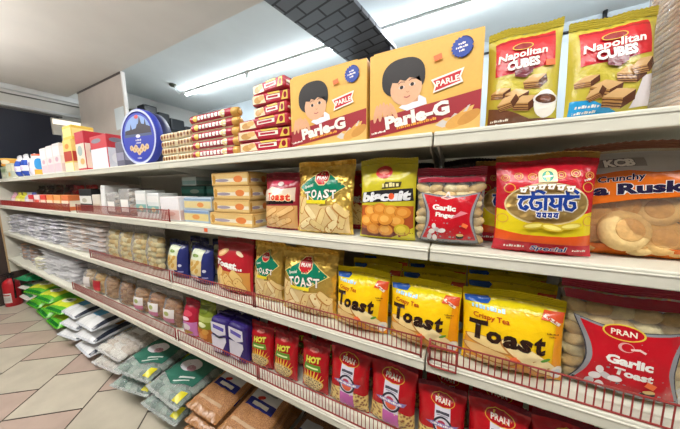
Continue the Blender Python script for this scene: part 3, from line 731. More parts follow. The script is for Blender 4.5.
def rusk_bag(w, h, t, seed):
    r = empty('rusk_bag'); fn = bag_fn(w, h, t, seed, .04, .003, .05, .85); rnd = random.Random(3)
    X = lambda u: (u - .5) * w
    Z = lambda v: v * h
    base = MB(); bag_shell(base, lambda a, b, off=0, sd=-1: fn(a, b, off + .0012, sd), w, h, clear('#fff6e8', .05), 22, 26); base.build('clear_film', r)
    k = 0
    for u, v, s in ((.15, .42, .036), (.34, .47, .033), (.56, .44, .037), (.82, .44, .038), (.14, .19, .040), (.36, .25, .045), (.60, .20, .038), (.84, .20, .040), (.48, .16, .034), (.72, .17, .034)):
        q = fn(X(u), Z(v), 0, -1); c = MB(); d = .010 + .004 * (k % 3)
        prof = [(s * .55, -d), (s * .62, -d * 1.02), (s * .80, -d * .95), (s * .97, -d * .45), (s, 0), (s * .9, d * .6), (s * .6, d)]
        c.lathe(prof, mat(['#e6b873', '#dba865', '#ecc485'][k % 3], 'food'), 24, 'y'); c.lathe([(s * .02, -d * 1.06), (s * .5, -d * 1.06), (s * .56, -d * .98)], mat('#dcae6c', 'food'), 24, 'y')
        o = c.build('round_rusk', r); o.location = (q.x * .93, min(-.012, q.y + .016 + (.014 if k in (1, 2, 8, 9) else 0)), max(s * 1.0 + .002, q.z)); o.rotation_euler = (R(rnd.uniform(-14, 8)), R(rnd.uniform(-15, 15)), R(rnd.uniform(-14, 14)))
        k += 1
    pr = MB(); p = Print(pr, fn, .011, .00008, .0028)
    OR, NV, W, SI = mat('#e2701c'), mat('#241c3d'), mat('#f1ece6'), mat('#b9b6b4')
    wave = [(X(k / 14), Z(.79 + .013 * math.cos(k * 1.3))) for k in range(15)]
    p.poly(wave + [(X(1), Z(.60)), (X(.86), Z(.575)), (X(.62), Z(.565)), (X(.38), Z(.54)), (X(.15), Z(.49)), (X(0), Z(.42))], OR)
    p.poly(wave + [(X(.99), Z(.975)), (X(.01), Z(.975))], SI)
    p.poly([(X(.0), Z(.0)), (X(1), Z(.0)), (X(1), Z(.10)), (X(.8), Z(.045)), (X(.5), Z(.035)), (X(.2), Z(.05)), (X(0), Z(.12))], OR)
    for s in (0, 1): p.poly([(X(s), Z(.02)), (X(s + (.04 if not s else -.04)), Z(.02)), (X(s + (.05 if not s else -.05)), Z(.5)), (X(s), Z(.60))], OR)
    p.rect(X(.18), Z(.835), X(.46), Z(.915), mat('#8f8a88')); p.text('KCB', X(.31), Z(.875), h * .062, W, .06, 0, 0, w=w * .17, outline=NV, ow=.04)
    p.text('Crunchy', X(.31), Z(.735), h * .052, NV, .03, .1, 5, w=w * .26, outline=W, ow=.025)
    p.text('Tea Rusk', X(.31), Z(.635), h * .088, NV, .05, .1, 4, w=w * .68, outline=W, ow=.03)
    pr.build('printed_front', r)
    seal_strip(r, fn, w, h, mat('#9a6a55'), ht=.016)
    return r

def round_biscuit_bag(w, h, t, seed):
    """yellow and orange bag reading BISCUIT over round biscuits"""
    r = empty('biscuit_bag'); fn = bag_fn(w, h, t, seed, .05, .003, .05, .85); mb = MB()
    bag_shell(mb, fn, w, h, mat('#c9bd2c'), 22, 26); p = Print(mb, fn, .011)
    X = lambda u: (u - .5) * w
    Z = lambda v: v * h
    p.poly([(X(.02), Z(.03)), (X(.98), Z(.03)), (X(.98), Z(.45)), (X(.02), Z(.45))], mat('#b5562a')); p.poly([(X(.02), Z(.03)), (X(.98), Z(.03)), (X(.98), Z(.10)), (X(.02), Z(.14))], mat('#6b2f1c'))
    p.poly([(X(.6), Z(.03)), (X(.98), Z(.03)), (X(.98), Z(.17)), (X(.8), Z(.10))], mat('#d3c62a'))
    p.ell(X(.46), Z(.88), w * .15, h * .085, mat('#cf3a35')); p.ell(X(.46), Z(.88), w * .09, h * .035, mat('#e78d7d'))
    p.poly([(X(.02), Z(.48)), (X(.05), Z(.62)), (X(.96), Z(.68)), (X(.98), Z(.52))], mat('#2a2a2e'))
    p.text('biscuit', X(.50), Z(.575), h * .115, mat('#dfe0e2'), .06, .2, 3, w=w * .88, outline=BLACK, ow=.03)
    p.poly([(X(.44), Z(.66)), (X(.50), Z(.75)), (X(.78), Z(.76)), (X(.76), Z(.69))], mat('#4a4426')); p.scrawl(X(.60), Z(.715), h * .06, w * .30, mat('#e8dca0'), 5)
    p.ell(X(.62), Z(.57), w * .05, h * .04, mat('#e05a32'))
    k = 0
    for u, v in ((.24, .37), (.42, .40), (.62, .38), (.82, .36), (.16, .24), (.36, .28), (.72, .25), (.30, .14), (.52, .13), (.80, .14), (.52, .27)):
        c = [('#e2973a', '#eeb055'), ('#dd8c33', '#e9a348')][k % 2] if k != 9 else ('#c7ae2e', '#ddc646')
        p.ell(X(u), Z(v), w * .135, h * .08, mat('#a65c22')); p.ell(X(u), Z(v + .006), w * .128, h * .074, mat(c[0])); p.ell(X(u - .01), Z(v + .012), w * .08, h * .045, mat(c[1])); k += 1
    mb.build('pouch', r); seal_strip(r, fn, w, h, mat('#bdb22c'))
    return r

def caramel_bag(w, h, t, seed):
    """maroon and cream bag with dark word band and biscuit sticks"""
    r = empty('snack_bag'); fn = bag_fn(w, h, t, seed, .05, .004, .05, .85); mb = MB()
    bag_shell(mb, fn, w, h, mat('#a5303f'), 20, 24); p = Print(mb, fn, .011)
    X = lambda u: (u - .5) * w
    Z = lambda v: v * h
    p.poly([(X(.02), Z(.03)), (X(.98), Z(.03)), (X(.98), Z(.46)), (X(.02), Z(.44))], mat('#d9a86c'))
    p.poly([(X(.05), Z(.50)), (X(.95), Z(.54)), (X(.95), Z(.80)), (X(.6), Z(.76)), (X(.3), Z(.80)), (X(.05), Z(.74))], mat('#dcc9b4'))
    p.poly([(X(.2), Z(.8)), (X(.8), Z(.86)), (X(.9), Z(.95)), (X(.3), Z(.95))], mat('#c63a55'))
    p.poly([(X(.08), Z(.46)), (X(.92), Z(.50)), (X(.92), Z(.56)), (X(.08), Z(.53))], mat('#2b1c1e'))
    for k, ch in enumerate('Toast'): p.text(ch, X(.26 + .135 * k), Z(.62), h * .13, mat('#d8402e'), .05, 0, 0, w=w * .13, outline=mat('#f3e3b2'), ow=.05)
    for u, v, ro in ((.3, .32, 24), (.55, .28, 20), (.72, .34, 28), (.35, .16, 15), (.65, .14, 18)): p.slab(X(u), Z(v), w * .24, h * .06, CRUST, ro); p.slab(X(u), Z(v + .008), w * .228, h * .047, mat('#e5bd80'), ro)
    p.ell(X(.55), Z(.86), w * .10, h * .04, mat('#e8d6d0'))
    mb.build('pouch', r); seal_strip(r, fn, w, h, mat('#8a2735'))
    return r

def red_toast_bag(w, h, t, seed):
    r = empty('toast_bag'); fn = bag_fn(w, h, t, seed, .05, .003, .05, .85); mb = MB()
    bag_shell(mb, fn, w, h, mat('#b5202c'), 20, 24); p = Print(mb, fn, .011)
    X = lambda u: (u - .5) * w
    Z = lambda v: v * h
    p.rect(X(.03), Z(.04), X(.97), Z(.46), mat('#d99a4a'))
    for u, v, ro in ((.22, .38, 62), (.70, .36, -42), (.30, .2, 75), (.78, .20, -50), (.5, .27, -48), (.6, .14, -35)): p.slab(X(u), Z(v), h * .16, w * .10, CRUST, ro); p.slab(X(u), Z(v), h * .153, w * .088, mat('#ecc97c'), ro)
    p.rect(X(.03), Z(.02), X(.97), Z(.10), mat('#b5202c'))
    p.ell(X(.30), Z(.80), w * .16, h * .06, mat('#dfae72'), 20); p.ell(X(.30), Z(.80), w * .11, h * .03, mat('#f0cf9a'), 20); p.ell(X(.76), Z(.80), w * .10, h * .035, mat('#f0d8b8'), -20)
    p.text('Toast', X(.42), Z(.60), h * .105, WHITE, .05, .1, -4, w=w * .62); p.scrawl(X(.68), Z(.52), h * .05, w * .34, WHITE, -4)
    mb.build('pouch', r); seal_strip(r, fn, w, h, mat('#8f3a32'))
    return r

def blue_panel_bag(w, h, t, seed):
    """dark blue bag with a pale biscuit panel"""
    r = empty('snack_bag'); fn = bag_fn(w, h, t, seed); mb = MB()
    bag_shell(mb, fn, w, h, mat('#28306f'), 20, 24); p = Print(mb, fn, .011)
    X = lambda u: (u - .5) * w
    Z = lambda v: v * h
    p.rect(X(.14), Z(.26), X(.72), Z(.92), mat('#d9c48a')); p.rect(X(.14), Z(.66), X(.72), Z(.92), mat('#d4dcc0')); p.ell(X(.40), Z(.77), w * .16, h * .04, mat('#7f9a4f'))
    for u, v in ((.28, .55), (.46, .50), (.56, .60), (.34, .42), (.54, .38)): p.ell(X(u), Z(v), w * .09, h * .06, mat('#c79c4f'), 40)
    p.rect(X(.18), Z(.10), X(.60), Z(.26), mat('#cfc7d6')); p.ell(X(.82), Z(.40), w * .06, h * .04, mat('#c9cce0')); p.rect(X(.74), Z(.2), X(.92), Z(.24), mat('#8c90c4'))
    mb.build('pouch', r); seal_strip(r, fn, w, h, mat('#1d2350'))
    return r

def hot_noodle_bag(w, h, t, seed):
    r = empty('noodle_snack_bag'); fn = bag_fn(w, h, t, seed); mb = MB()
    bag_shell(mb, fn, w, h, mat('#b3161f'), 20, 24); p = Print(mb, fn, .011)
    X = lambda u: (u - .5) * w
    Z = lambda v: v * h
    fl = mat('#e8b93a')
    for k in range(9):
        a = R(160 - 17.5 * k); p.poly([(X(.5 + .34 * math.cos(a - .12)), Z(.28 + .13 * math.sin(a - .12))), (X(.5 + .46 * math.cos(a)), Z(.28 + .29 * math.sin(a) + .02)), (X(.5 + .34 * math.cos(a + .12)), Z(.28 + .13 * math.sin(a + .12)))], fl)
    p.ell(X(.5), Z(.27), w * .41, h * .155, mat('#e2b25a')); p.ell(X(.5), Z(.27), w * .38, h * .135, speck('#5e3a1c', '#e7cf94', 170))
    p.poly([(X(.2), Z(.54)), (X(.84), Z(.54)), (X(.80), Z(.66)), (X(.24), Z(.66))], mat('#5f8a2c')); p.rect(X(.30), Z(.575), X(.74), Z(.605), mat('#d8e0a2'))
    p.text('HOT', X(.53), Z(.745), h * .10, mat('#dccb45'), .06, 0, 5, w=w * .52, outline=mat('#4c4a16'), ow=.05)
    p.ell(X(.5), Z(.90), w * .16, h * .035, mat('#d9655a'))
    mb.build('pouch', r); seal_strip(r, fn, w, h, mat('#8d1218'))
    return r

def strip_noodle_bag(w, h, t, seed):
    """red bag of crunchy mix with a pale strip fading to pink"""
    r = empty('noodle_snack_bag'); fn = bag_fn(w, h, t, seed); mb = MB()
    bag_shell(mb, fn, w, h, mat('#b8151f'), 20, 24); p = Print(mb, fn, .011)
    X = lambda u: (u - .5) * w
    Z = lambda v: v * h
    p.poly([(X(.0), Z(.03)), (X(1), Z(.03)), (X(1), Z(.33)), (X(.7), Z(.40)), (X(.5), Z(.42)), (X(.3), Z(.40)), (X(.0), Z(.33))], speck('#8a4a1e', '#e8cd80', 95))
    p.poly([(X(.33), Z(.06)), (X(.70), Z(.06)), (X(.69), Z(.36)), (X(.34), Z(.36))], mat('#cc66b6')); p.poly([(X(.34), Z(.34)), (X(.69), Z(.34)), (X(.68), Z(.84)), (X(.36), Z(.84))], mat('#d9d5e2'))
    p.rect(X(.38), Z(.68), X(.66), Z(.72), mat('#4a4754')); p.rect(X(.40), Z(.655), X(.64), Z(.668), mat('#8b8796'))
    p.ell(X(.52), Z(.86), w * .25, h * .085, mat('#e3b23f')); p.ell(X(.52), Z(.86), w * .235, h * .076, mat('#b3121d')); p.text('PRAN', X(.52), Z(.86), h * .06, mat('#f0e6d8'), .03, 0, 0, w=w * .3)
    p.ell(X(.52), Z(.50), w * .21, h * .15, mat('#2c2c3a')); p.ell(X(.52), Z(.50), w * .165, h * .118, mat('#d3ccd8')); p.ell(X(.52), Z(.47), w * .12, h * .075, mat('#dd5c3a')); p.ell(X(.50), Z(.55), w * .08, h * .035, mat('#b23a52'))
    p.poly([(X(.16), Z(.50)), (X(.30), Z(.545)), (X(.86), Z(.545)), (X(.80), Z(.485)), (X(.3), Z(.48))], mat('#8d7bb5')); p.scrawl(X(.52), Z(.513), h * .04, w * .5, WHITE, 0)
    mb.build('pouch', r); seal_strip(r, fn, w, h, mat('#7d1a2c'))
    return r

def flat_bread_pack(w, d, t, a, bcol, seed):
    """flat round breads in a clear sleeve"""
    r = empty('flatbread_pack'); mb = MB(); n = 3
    for k in range(n):
        z = .003 + k * (t - .007) / n
        mb.lathe([(w * .44, z), (w * .46, z + .002), (w * .455, z + (t - .009) / n), (w * .40, z + (t - .007) / n)], mat([a, bcol][k % 2], 'food'), 20)
    mb.build('flatbread', r)
    f = MB()
    def g(sd):
        def q(u, v):
            e = max(0, 1 - abs(2 * u - 1) ** 4) ** .6 * max(0, 1 - abs(2 * v - 1) ** 4) ** .6
            return Vector(((u - .5) * w, (v - .5) * d, t / 2 + sd * (t / 2 - .0012) * e + .0015 * noise.noise(Vector((u * 9, v * 9, seed + sd))) * e * .4))
        return q
    f.grid(g(1), 12, 12, clear('#ffffff', .30)); f.grid(g(-1), 12, 12, clear('#ffffff', .30), flip=True); f.build('plastic_sleeve', r)
    return r

def lying_bag(w, L, t, base, design, seed):
    """bag lying on its back; local z runs into the shelf once laid down"""
    r = empty('food_bag'); fn = bag_fn(w, L, t, seed, .04, .005, .04, 1.0, flat=4.5); mb = MB()
    clearbag = design in ('clear', 'veg')
    X = lambda u: (u - .5) * w
    Z = lambda v: v * L
    if clearbag:
        c = MB(); rnd = random.Random(seed); foods = ['#dcd3c6', '#cfc0ae', '#e6e0d6'] if design == 'clear' else ['#4a7a66', '#2f6a5a', '#6c9a86', '#a9b3a8', '#86a394']
        for j in range(8):
            for i in range(6):
                q = fn(X((i + .5) / 6), Z(.06 + .88 * (j + .5) / 8), 0, -1); th = max(.008, -q.y * .85)
                c.lump((q.x * .92, 0, max(.02, q.z)), w * .11, th, L * .075, mat(foods[(i * 3 + j * 2 + seed + rnd.randrange(2)) % len(foods)], 'food'), seed + i + 6 * j, .25, None, 8)
        o = c.build('frozen_food' if design == 'veg' else 'dried_food', r); tag(o, kind='stuff')
        f = MB(); bag_shell(f, lambda a, b, off=0, sd=-1: fn(a, b, off + .003, sd), w, L, clear('#eaf4f0' if design == 'veg' else '#ffffff', .24), 14, 18); f.build('clear_film', r)
        pr = MB(); p = Print(pr, fn, .03, .0003, .006)
        if design == 'veg':
            p.poly([(X(.10), Z(.26)), (X(.5), Z(.18)), (X(.92), Z(.30)), (X(.90), Z(.86)), (X(.12), Z(.86))], mat('#35705f')); p.ell(X(.45), Z(.54), w * .22, L * .12, mat('#e3e2e8'), 15); p.ell(X(.52), Z(.50), w * .11, L * .06, mat('#b88f9c')); p.poly([(X(.80), Z(.05)), (X(.95), Z(.05)), (X(.95), Z(.22)), (X(.84), Z(.18))], mat('#d7cf2e')); p.poly([(X(.75), Z(.80)), (X(.95), Z(.74)), (X(.95), Z(.92)), (X(.8), Z(.93))], mat('#d7cf2e'))
            p.stroke([(X(.55), Z(.30)), (X(.80), Z(.40))], .012, mat('#c8d8d0')); p.stroke([(X(.5), Z(.22)), (X(.78), Z(.33))], .006, mat('#c8d8d0'))
        else:
            p.rect(X(.30), Z(.50), X(.72), Z(.78), mat('#f0efee', 'card')); p.rect(X(.34), Z(.68), X(.66), Z(.71), mat('#8f8a94', 'card')); p.rect(X(.34), Z(.60), X(.60), Z(.62), mat('#a9a4ac', 'card'))
        pr.build('printed_label', r)
    else:
        bag_shell(mb, fn, w, L, mat(base), 14, 18); p = Print(mb, fn, .03, .0003, .0015)
        if design == 'lime':
            p.poly([(X(.08), Z(.10)), (X(.92), Z(.16)), (X(.92), Z(.50)), (X(.08), Z(.36))], mat('#d6e23a')); p.poly([(X(.10), Z(.46)), (X(.90), Z(.60)), (X(.90), Z(.80)), (X(.10), Z(.72))], mat('#2f9a2e')); p.ell(X(.5), Z(.34), w * .26, L * .09, mat('#f0f4d8'), 8); p.rect(X(.18), Z(.85), X(.82), Z(.92), mat('#e3e94e'))
            p.scrawl(X(.5), Z(.34), L * .08, L * .08 * 3.0, mat('#1f6e2a'), 6); p.rect(X(.05), Z(.02), X(.95), Z(.07), mat('#1f7d2c'))
        elif design == 'blue':
            p.rect(X(.03), Z(.03), X(.97), Z(.26), mat('#e6e8ea')); p.poly([(X(.06), Z(.26)), (X(.6), Z(.26)), (X(.66), Z(.60)), (X(.06), Z(.60))], mat('#5aa7d6')); p.poly([(X(.50), Z(.42)), (X(.86), Z(.50)), (X(.84), Z(.86)), (X(.50), Z(.80))], mat('#b98348')); p.ell(X(.66), Z(.64), w * .14, L * .11, mat('#dfc38c'), 30); p.rect(X(.88), Z(.03), X(.98), Z(.97), mat('#2c3242')); p.scrawl(X(.33), Z(.44), L * .07, L * .07 * 3.8, WHITE, 0)
        elif design == 'brown':
            p.poly([(X(.02), Z(.10)), (X(.98), Z(.10)), (X(.98), Z(.97)), (X(.02), Z(.97))], speck('#8a5a33', '#b98555', 220)); p.rect(X(.14), Z(.40), X(.88), Z(.52), mat('#2b3486')); p.rect(X(.14), Z(.52), X(.88), Z(.72), mat('#d3d5da')); p.rect(X(.3), Z(.435), X(.72), Z(.485), WHITE); p.ell(X(.42), Z(.55), w * .10, L * .03, mat('#c93a34'), 10); p.rect(X(.26), Z(.63), X(.76), Z(.655), mat('#8a8f9c')); p.rect(X(.12), Z(.16), X(.85), Z(.20), mat('#c7a98a'))
        elif design == 'darkbrown':
            p.poly([(X(.04), Z(.08)), (X(.96), Z(.08)), (X(.96), Z(.95)), (X(.04), Z(.95))], speck('#3d2718', '#7a5334', 160)); p.rect(X(.2), Z(.5), X(.7), Z(.66), mat('#a9adb4')); p.rect(X(.2), Z(.44), X(.7), Z(.5), mat('#2b3486'))
        elif design == 'rice':
            p.ell(X(.5), Z(.55), w * .28, L * .2, mat('#2f8f5c')); p.ell(X(.5), Z(.55), w * .16, L * .1, mat('#d8e6d4')); p.rect(X(.06), Z(.08), X(.94), Z(.16), mat('#2f8f5c')); p.ell(X(.4), Z(.28), w * .1, L * .05, mat('#c05a3a'))
        elif design == 'green':
            p.rect(X(.05), Z(.3), X(.95), Z(.45), mat('#e9efe6')); p.scrawl(X(.5), Z(.66), L * .14, L * .14 * 3.0, WHITE, 0)
        mb.build('pouch', r)
    q = seal_strip(r, fn, w, L, mat(base) if not clearbag else clear('#ffffff', .25), top=True, ht=.02)
    seal_strip(r, fn, w, L, mat(base) if not clearbag else clear('#ffffff', .25), top=False, ht=.014)
    return r

def wire_fence(L, hgt, pitch, c, left_post=True, right_post=True):
    r = empty('wire_fence'); M = mat(c, 'paint')
    a = MB(); a.tube([(-L / 2, 0, hgt), (L / 2, 0, hgt)], .0022, M); a.build('top_rail', r)
    b = MB(); b.tube([(-L / 2, 0, .003), (L / 2, 0, .003)], .0022, M); b.build('bottom_rail', r)
    g = MB(); n = int(L / pitch)
    for k in range(1, n): x = -L / 2 + L * k / n; g.tube([(x, 0, .004), (x, 0, hgt)], .0014, M, 5, False)
    g.build('wire_grid', r)
    for s, on in ((-1, left_post), (1, right_post)):
        if on: q = MB(); q.tube([(s * L / 2, -.004, 0), (s * L / 2, -.004, hgt + .006)], .003, M); q.build('end_post', r)
    return r
# ------------------------------------------------------------------ the room
XL, XR, YB, YF, HC, HC2 = -4.95, 3.0, 2.6, -2.3, 2.70, 3.0
WALLC, CEILC = mat('#d8d8d4', 'wall'), mat('#dedad4', 'wall')
mb = MB(); mb.box(XL - .1, XR, YF, YB, -.06, -.004, mat('#4b433a', 'tile'))
d1 = Vector((math.cos(R(132)), math.sin(R(132)))); d2 = Vector((math.cos(R(37)), math.sin(R(37)))); O = Vector((-2.43, -.43))
g = .0045
bmT = {0: bmesh.new(), 1: bmesh.new(), 2: bmesh.new()}
for j in range(-22, 23):
    for k in range(-26, 27):
        for s0, s1, c in ((0, .36, 0), (.36, .60, 1)):
            a0 = k * .60 - .235 * j + s0; a1 = k * .60 - .235 * j + s1
            q = [O + d2 * (j * .42 + e) + d1 * f for e, f in ((g, a0 + g), (.42 - g, a0 + g), (.42 - g, a1 - g), (g, a1 - g))]
            if all(XL < p.x < XR and YF < p.y < YB for p in q) or any(XL - .1 < p.x < XR + .1 and YF - .1 < p.y < YB + .1 for p in q):
                b = bmT[c if c or (j + k) % 3 else 2]; vs = [b.verts.new((p.x, p.y, 0)) for p in q]; b.faces.new(vs)
for c, b in bmT.items():
    for co, no in (((XL, 0, 0), (-1, 0, 0)), ((XR, 0, 0), (1, 0, 0)), ((0, YF, 0), (0, -1, 0)), ((0, YB, 0), (0, 1, 0))):
        bmesh.ops.bisect_plane(b, geom=b.verts[:] + b.edges[:] + b.faces[:], plane_co=co, plane_no=no, clear_outer=True)
    mb.bm(b, mat(['#bfb7a6', '#b9a497', '#c4bcab'][c], 'tile'), False)
struct('floor', mb)
mb = MB(); mb.box(XL - .1, XR, YF, .73, HC, HC + .3, CEILC); struct('ceiling', mb)
mb = MB(); mb.box(XL - .1, XR, .73, YB, HC2, HC2 + .1, mat('#d9e0e2', 'wall')); struct('ceiling.001', mb)  # cooler tone puts the bluish glow of the tubes into the colour
mb = MB(); mb.box(XL - .1, XL, YF, YB, 0, HC2, WALLC); struct('wall_left', mb)
mb = MB(); mb.box(XR, XR + .1, YF, YB, 0, HC2, mat('#8b8680', 'wall')); struct('wall_right', mb)
mb = MB(); mb.box(XL - .1, XR + .1, YB, YB + .1, 0, HC2, mat('#aab4ba', 'wall')); struct('wall_back', mb)
mb = MB(); mb.box(XL - .1, XR + .1, YF - .1, YF, 0, HC, mat('#6f6861', 'wall')); struct('wall_front', mb)
# end wall: brown door below, dark window above, pale header
mb = MB(); mb.box(XL, XL + .03, -1.6, .62, .0, 1.42, mat('#3a2f2b', 'paint'), .004); d = struct('door_1', mb)
mb = MB(); mb.box(XL + .03, XL + .04, -1.45, -.75, .15, 1.3, mat('#443732', 'paint'), .003); mb.box(XL + .03, XL + .04, -.6, .5, .15, 1.3, mat('#443732', 'paint'), .003); mb.build('door_panel', d)
mb = MB(); mb.box(XL, XL + .02, -1.6, .62, 1.44, 2.41, mat('#141a2c', 'sheet')); wn = struct('window_1', mb)
f = MB(); f.box(XL, XL + .035, -1.63, .65, 1.42, 1.45, mat('#2b2a2c', 'paint')); f.box(XL, XL + .035, -1.63, .65, 2.40, 2.42, mat('#5b5a58', 'paint')); f.box(XL, XL + .035, -.5, -.46, 1.44, 2.41, mat('#2b2a2c', 'paint')); f.build('window_frame', wn)
mb = MB(); mb.box(XL, XL + .05, YF, YB, 2.43, 2.47, mat('#d2d6d8', 'paint'), .008); mb.box(XL, XL + .04, YF, YB, 2.63, 2.70, mat('#d6d9da', 'paint'), .012); struct('trim_1', mb)
mb = MB(); mb.tube([(XL + .018, YF + .02, 2.585), (XL + .018, .2, 2.585), (XL + .018, 1.2, 2.60), (XL + .018, YB - .02, 2.60)], .008, mat('#6a6a66', 'paint')); tag(mb.build('wall_cable'), 'thin grey cable running along the pale header of the end wall', 'cable')
r = empty('light_box'); r.location = (XL, .68, 2.33)
mb = MB(); mb.box(0, .06, -.14, .14, -.17, .05, mat('#dcd9d0', 'card'), .006); mb.build('housing', r)
mb = MB(); mb.box(.06, .066, -.13, .13, -.03, .03, emit('#fff4e4', 1.2)); mb.build('light_panel', r); tag(r, 'small white lit box mounted on the end wall beside the dark window', 'wall light')
# tan board hung from the ceiling edge
r = empty('hanging_board'); r.location = (-3.97, .745, HC)
mb = MB(); mb.box(-.62, .60, -.012, .012, -.78, 0, mat('#c6bcb4', 'sheet')); mb.build('board', r)
mb = MB(); mb.box(.60, .622, -.016, .016, -.78, 0, mat('#f0efec', 'paint'), .003); mb.build('edge_strip', r)
mb = MB(); mb.box(-.62, .60, -.02, .016, -.018, 0, mat('#4a423f', 'paint')); mb.build('top_rail', r)
mb = MB(); mb.box(.36, .58, -.016, -.0125, -.60, -.36, mat('#d9e4ea', 'card')); mb.build('taped_paper', r)['label'] = 'sheet of white paper taped to the board'
tag(r, 'grey beige plastic covered board hanging from the ceiling above the far shelves', 'board')
# brick wrapped beam and dark column
mb = MB(); bm_ = brick_mat(); mb.box(-.225, .225, -1.2, .0, 0, .095, bm_); mb.box(-.225, .225, .0, 1.02, 0, .03, bm_); o = struct('beam', mb); o.location = (-.90, .74, 2.602); o.rotation_euler = (0, 0, R(-11)); o.name = 'trim_2'
o['label'] = 'ceiling beam wrapped in grey brick pattern paper'; o['category'] = 'beam'
mb = MB(); mb.box(-.20, .20, -.10, .10, 0, 2.60, mat('#4a4c55', 'metal'), .006); o = struct('column', mb); o.location = (-.72, 1.60, 0); o.rotation_euler = (0, 0, R(-11)); o.name = 'trim_3'
o['label'] = 'dark glossy column standing under the end of the brick patterned beam'; o['category'] = 'column'
# fluorescent fixtures
def tube_light(L, on):
    r = empty('ceiling_tube_light'); mb = MB(); mb.box(-L / 2, L / 2, -.022, .022, -.030, 0, mat('#e8e8e6', 'paint'), .006); mb.build('housing', r)
    t = MB(); t.tube([(-L / 2 + .03, 0, -.046), (L / 2 - .03, 0, -.046)], .014, emit('#f4fbff', 70.0 if on else 12.0), 12); t.build('fluorescent_tube', r)
    for s in (-1, 1): e = MB(); e.box(s * (L / 2 - .02) - .012, s * (L / 2 - .02) + .012, -.016, .016, -.068, -.03, mat('#d0d0cc', 'paint'), .003); e.build('lamp_holder', r)
    if not on:
        for s in (-1, 1): e = MB(); e.tube([(s * L * .35, 0, 0), (s * L * .35, 0, .35)], .004, mat('#d0d0cc', 'paint'), 6); e.build('hanging_rod', r)  # rods made up: unseen near tubes hang low to light the ceiling
    return r
for x, lab in ((-3.36, 'long fluorescent tube light on the far ceiling, farthest from the brick beam'), (-1.90, 'fluorescent tube light on the far ceiling, ending left of the brick beam'), (-.42, 'fluorescent tube light on the far ceiling, passing behind the brick beam'), (1.06, 'fluorescent tube light on the far ceiling, right of the brick beam')):
    put(tube_light, (1.44, 1), lab, 'light', x, 1.85, HC2, group='ceiling tube lights')
# cable and hook on the back wall, wire loop on the far ceiling
mb = MB(); mb.tube([(-.6, YB - .012, 2.90), (.4, YB - .014, 2.87), (.85, YB - .014, 2.90), (1.6, YB - .014, 2.86), (2.9, YB - .012, 2.90)], .012, mat('#23262a', 'paint')); mb.build('wall_cable.001'); tag(bpy.data.objects['wall_cable.001'], 'black cable strung along the top of the back wall', 'cable')
mb = MB(); mb.tube([(1.18, YB - .035, 3.0), (1.18, YB - .035, 2.93), (1.23, YB - .04, 2.90)], .018, mat('#1c1e20', 'paint')); tag(mb.build('ceiling_hook'), 'short black hook on the back wall above the cable', 'hook')
r = empty('ceiling_outlet'); r.location = (-3.95, 1.60, HC2)
mb = MB(); mb.lathe([(.09, 0), (.09, -.02), (.06, -.05), (.02, -.055)], mat('#4d5145', 'paint'), 20); mb.build('base', r)
mb = MB(); mb.tube([(.06, 0, -.04), (.10, 0, -.18), (.22, .03, -.27), (.36, .05, -.22), (.42, .06, -.06), (.45, .06, 0)], .010, mat('#dfe3e2', 'paint')); mb.build('white_wire', r); r.scale = (.6, .6, .6); tag(r, 'dark ceiling outlet with a looped white wire left of the tube lights', 'outlet')
for i, (y, z, s) in enumerate(((1.60, 2.72, .10), (1.80, 2.66, .09), (2.02, 2.58, .12), (2.26, 2.50, .11))):
    r = empty('wall_speaker'); r.location = (XL, y, z)
    mb = MB(); mb.box(.08, .30, -s, s, -s * .9, s * .9, mat('#1d2126', 'paint'), .02); mb.build('cabinet', r)
    mb = MB(); mb.box(0, .09, -.02, .02, -.02, .02, mat('#2c2f33', 'metal')); mb.build('bracket', r)
    tag(r, ['black box hung high on the end wall, nearest the board', 'black box hung high on the end wall, second from the board', 'black box hung high on the end wall, third from the board', 'black box hung high on the end wall, farthest from the board'][i], 'box', 'black boxes high on the end wall')
r = empty('wall_awning'); r.location = (XL, 1.25, 2.45)
mb = MB(); mb.add([(0, -.35, .30), (0, .30, .30), (.5, .30, .02), (.5, -.35, .02), (0, -.35, -.05), (0, .30, -.05), (.5, .30, -.05), (.5, -.35, -.05)], [(0, 3, 2, 1), (3, 7, 6, 2), (0, 4, 7, 3), (1, 2, 6, 5), (4, 5, 6, 7)], mat('#5a6350', 'card'), False); mb.build('canopy', r)
mb = MB(); mb.box(0, .5, -.34, -.32, -.20, -.05, mat('#20261f', 'paint')); mb.box(0, .5, .27, .29, -.20, -.05, mat('#20261f', 'paint')); mb.build('side_bracket', r); tag(r, 'dull green sloped canopy on the end wall behind the round blue tin', 'canopy')

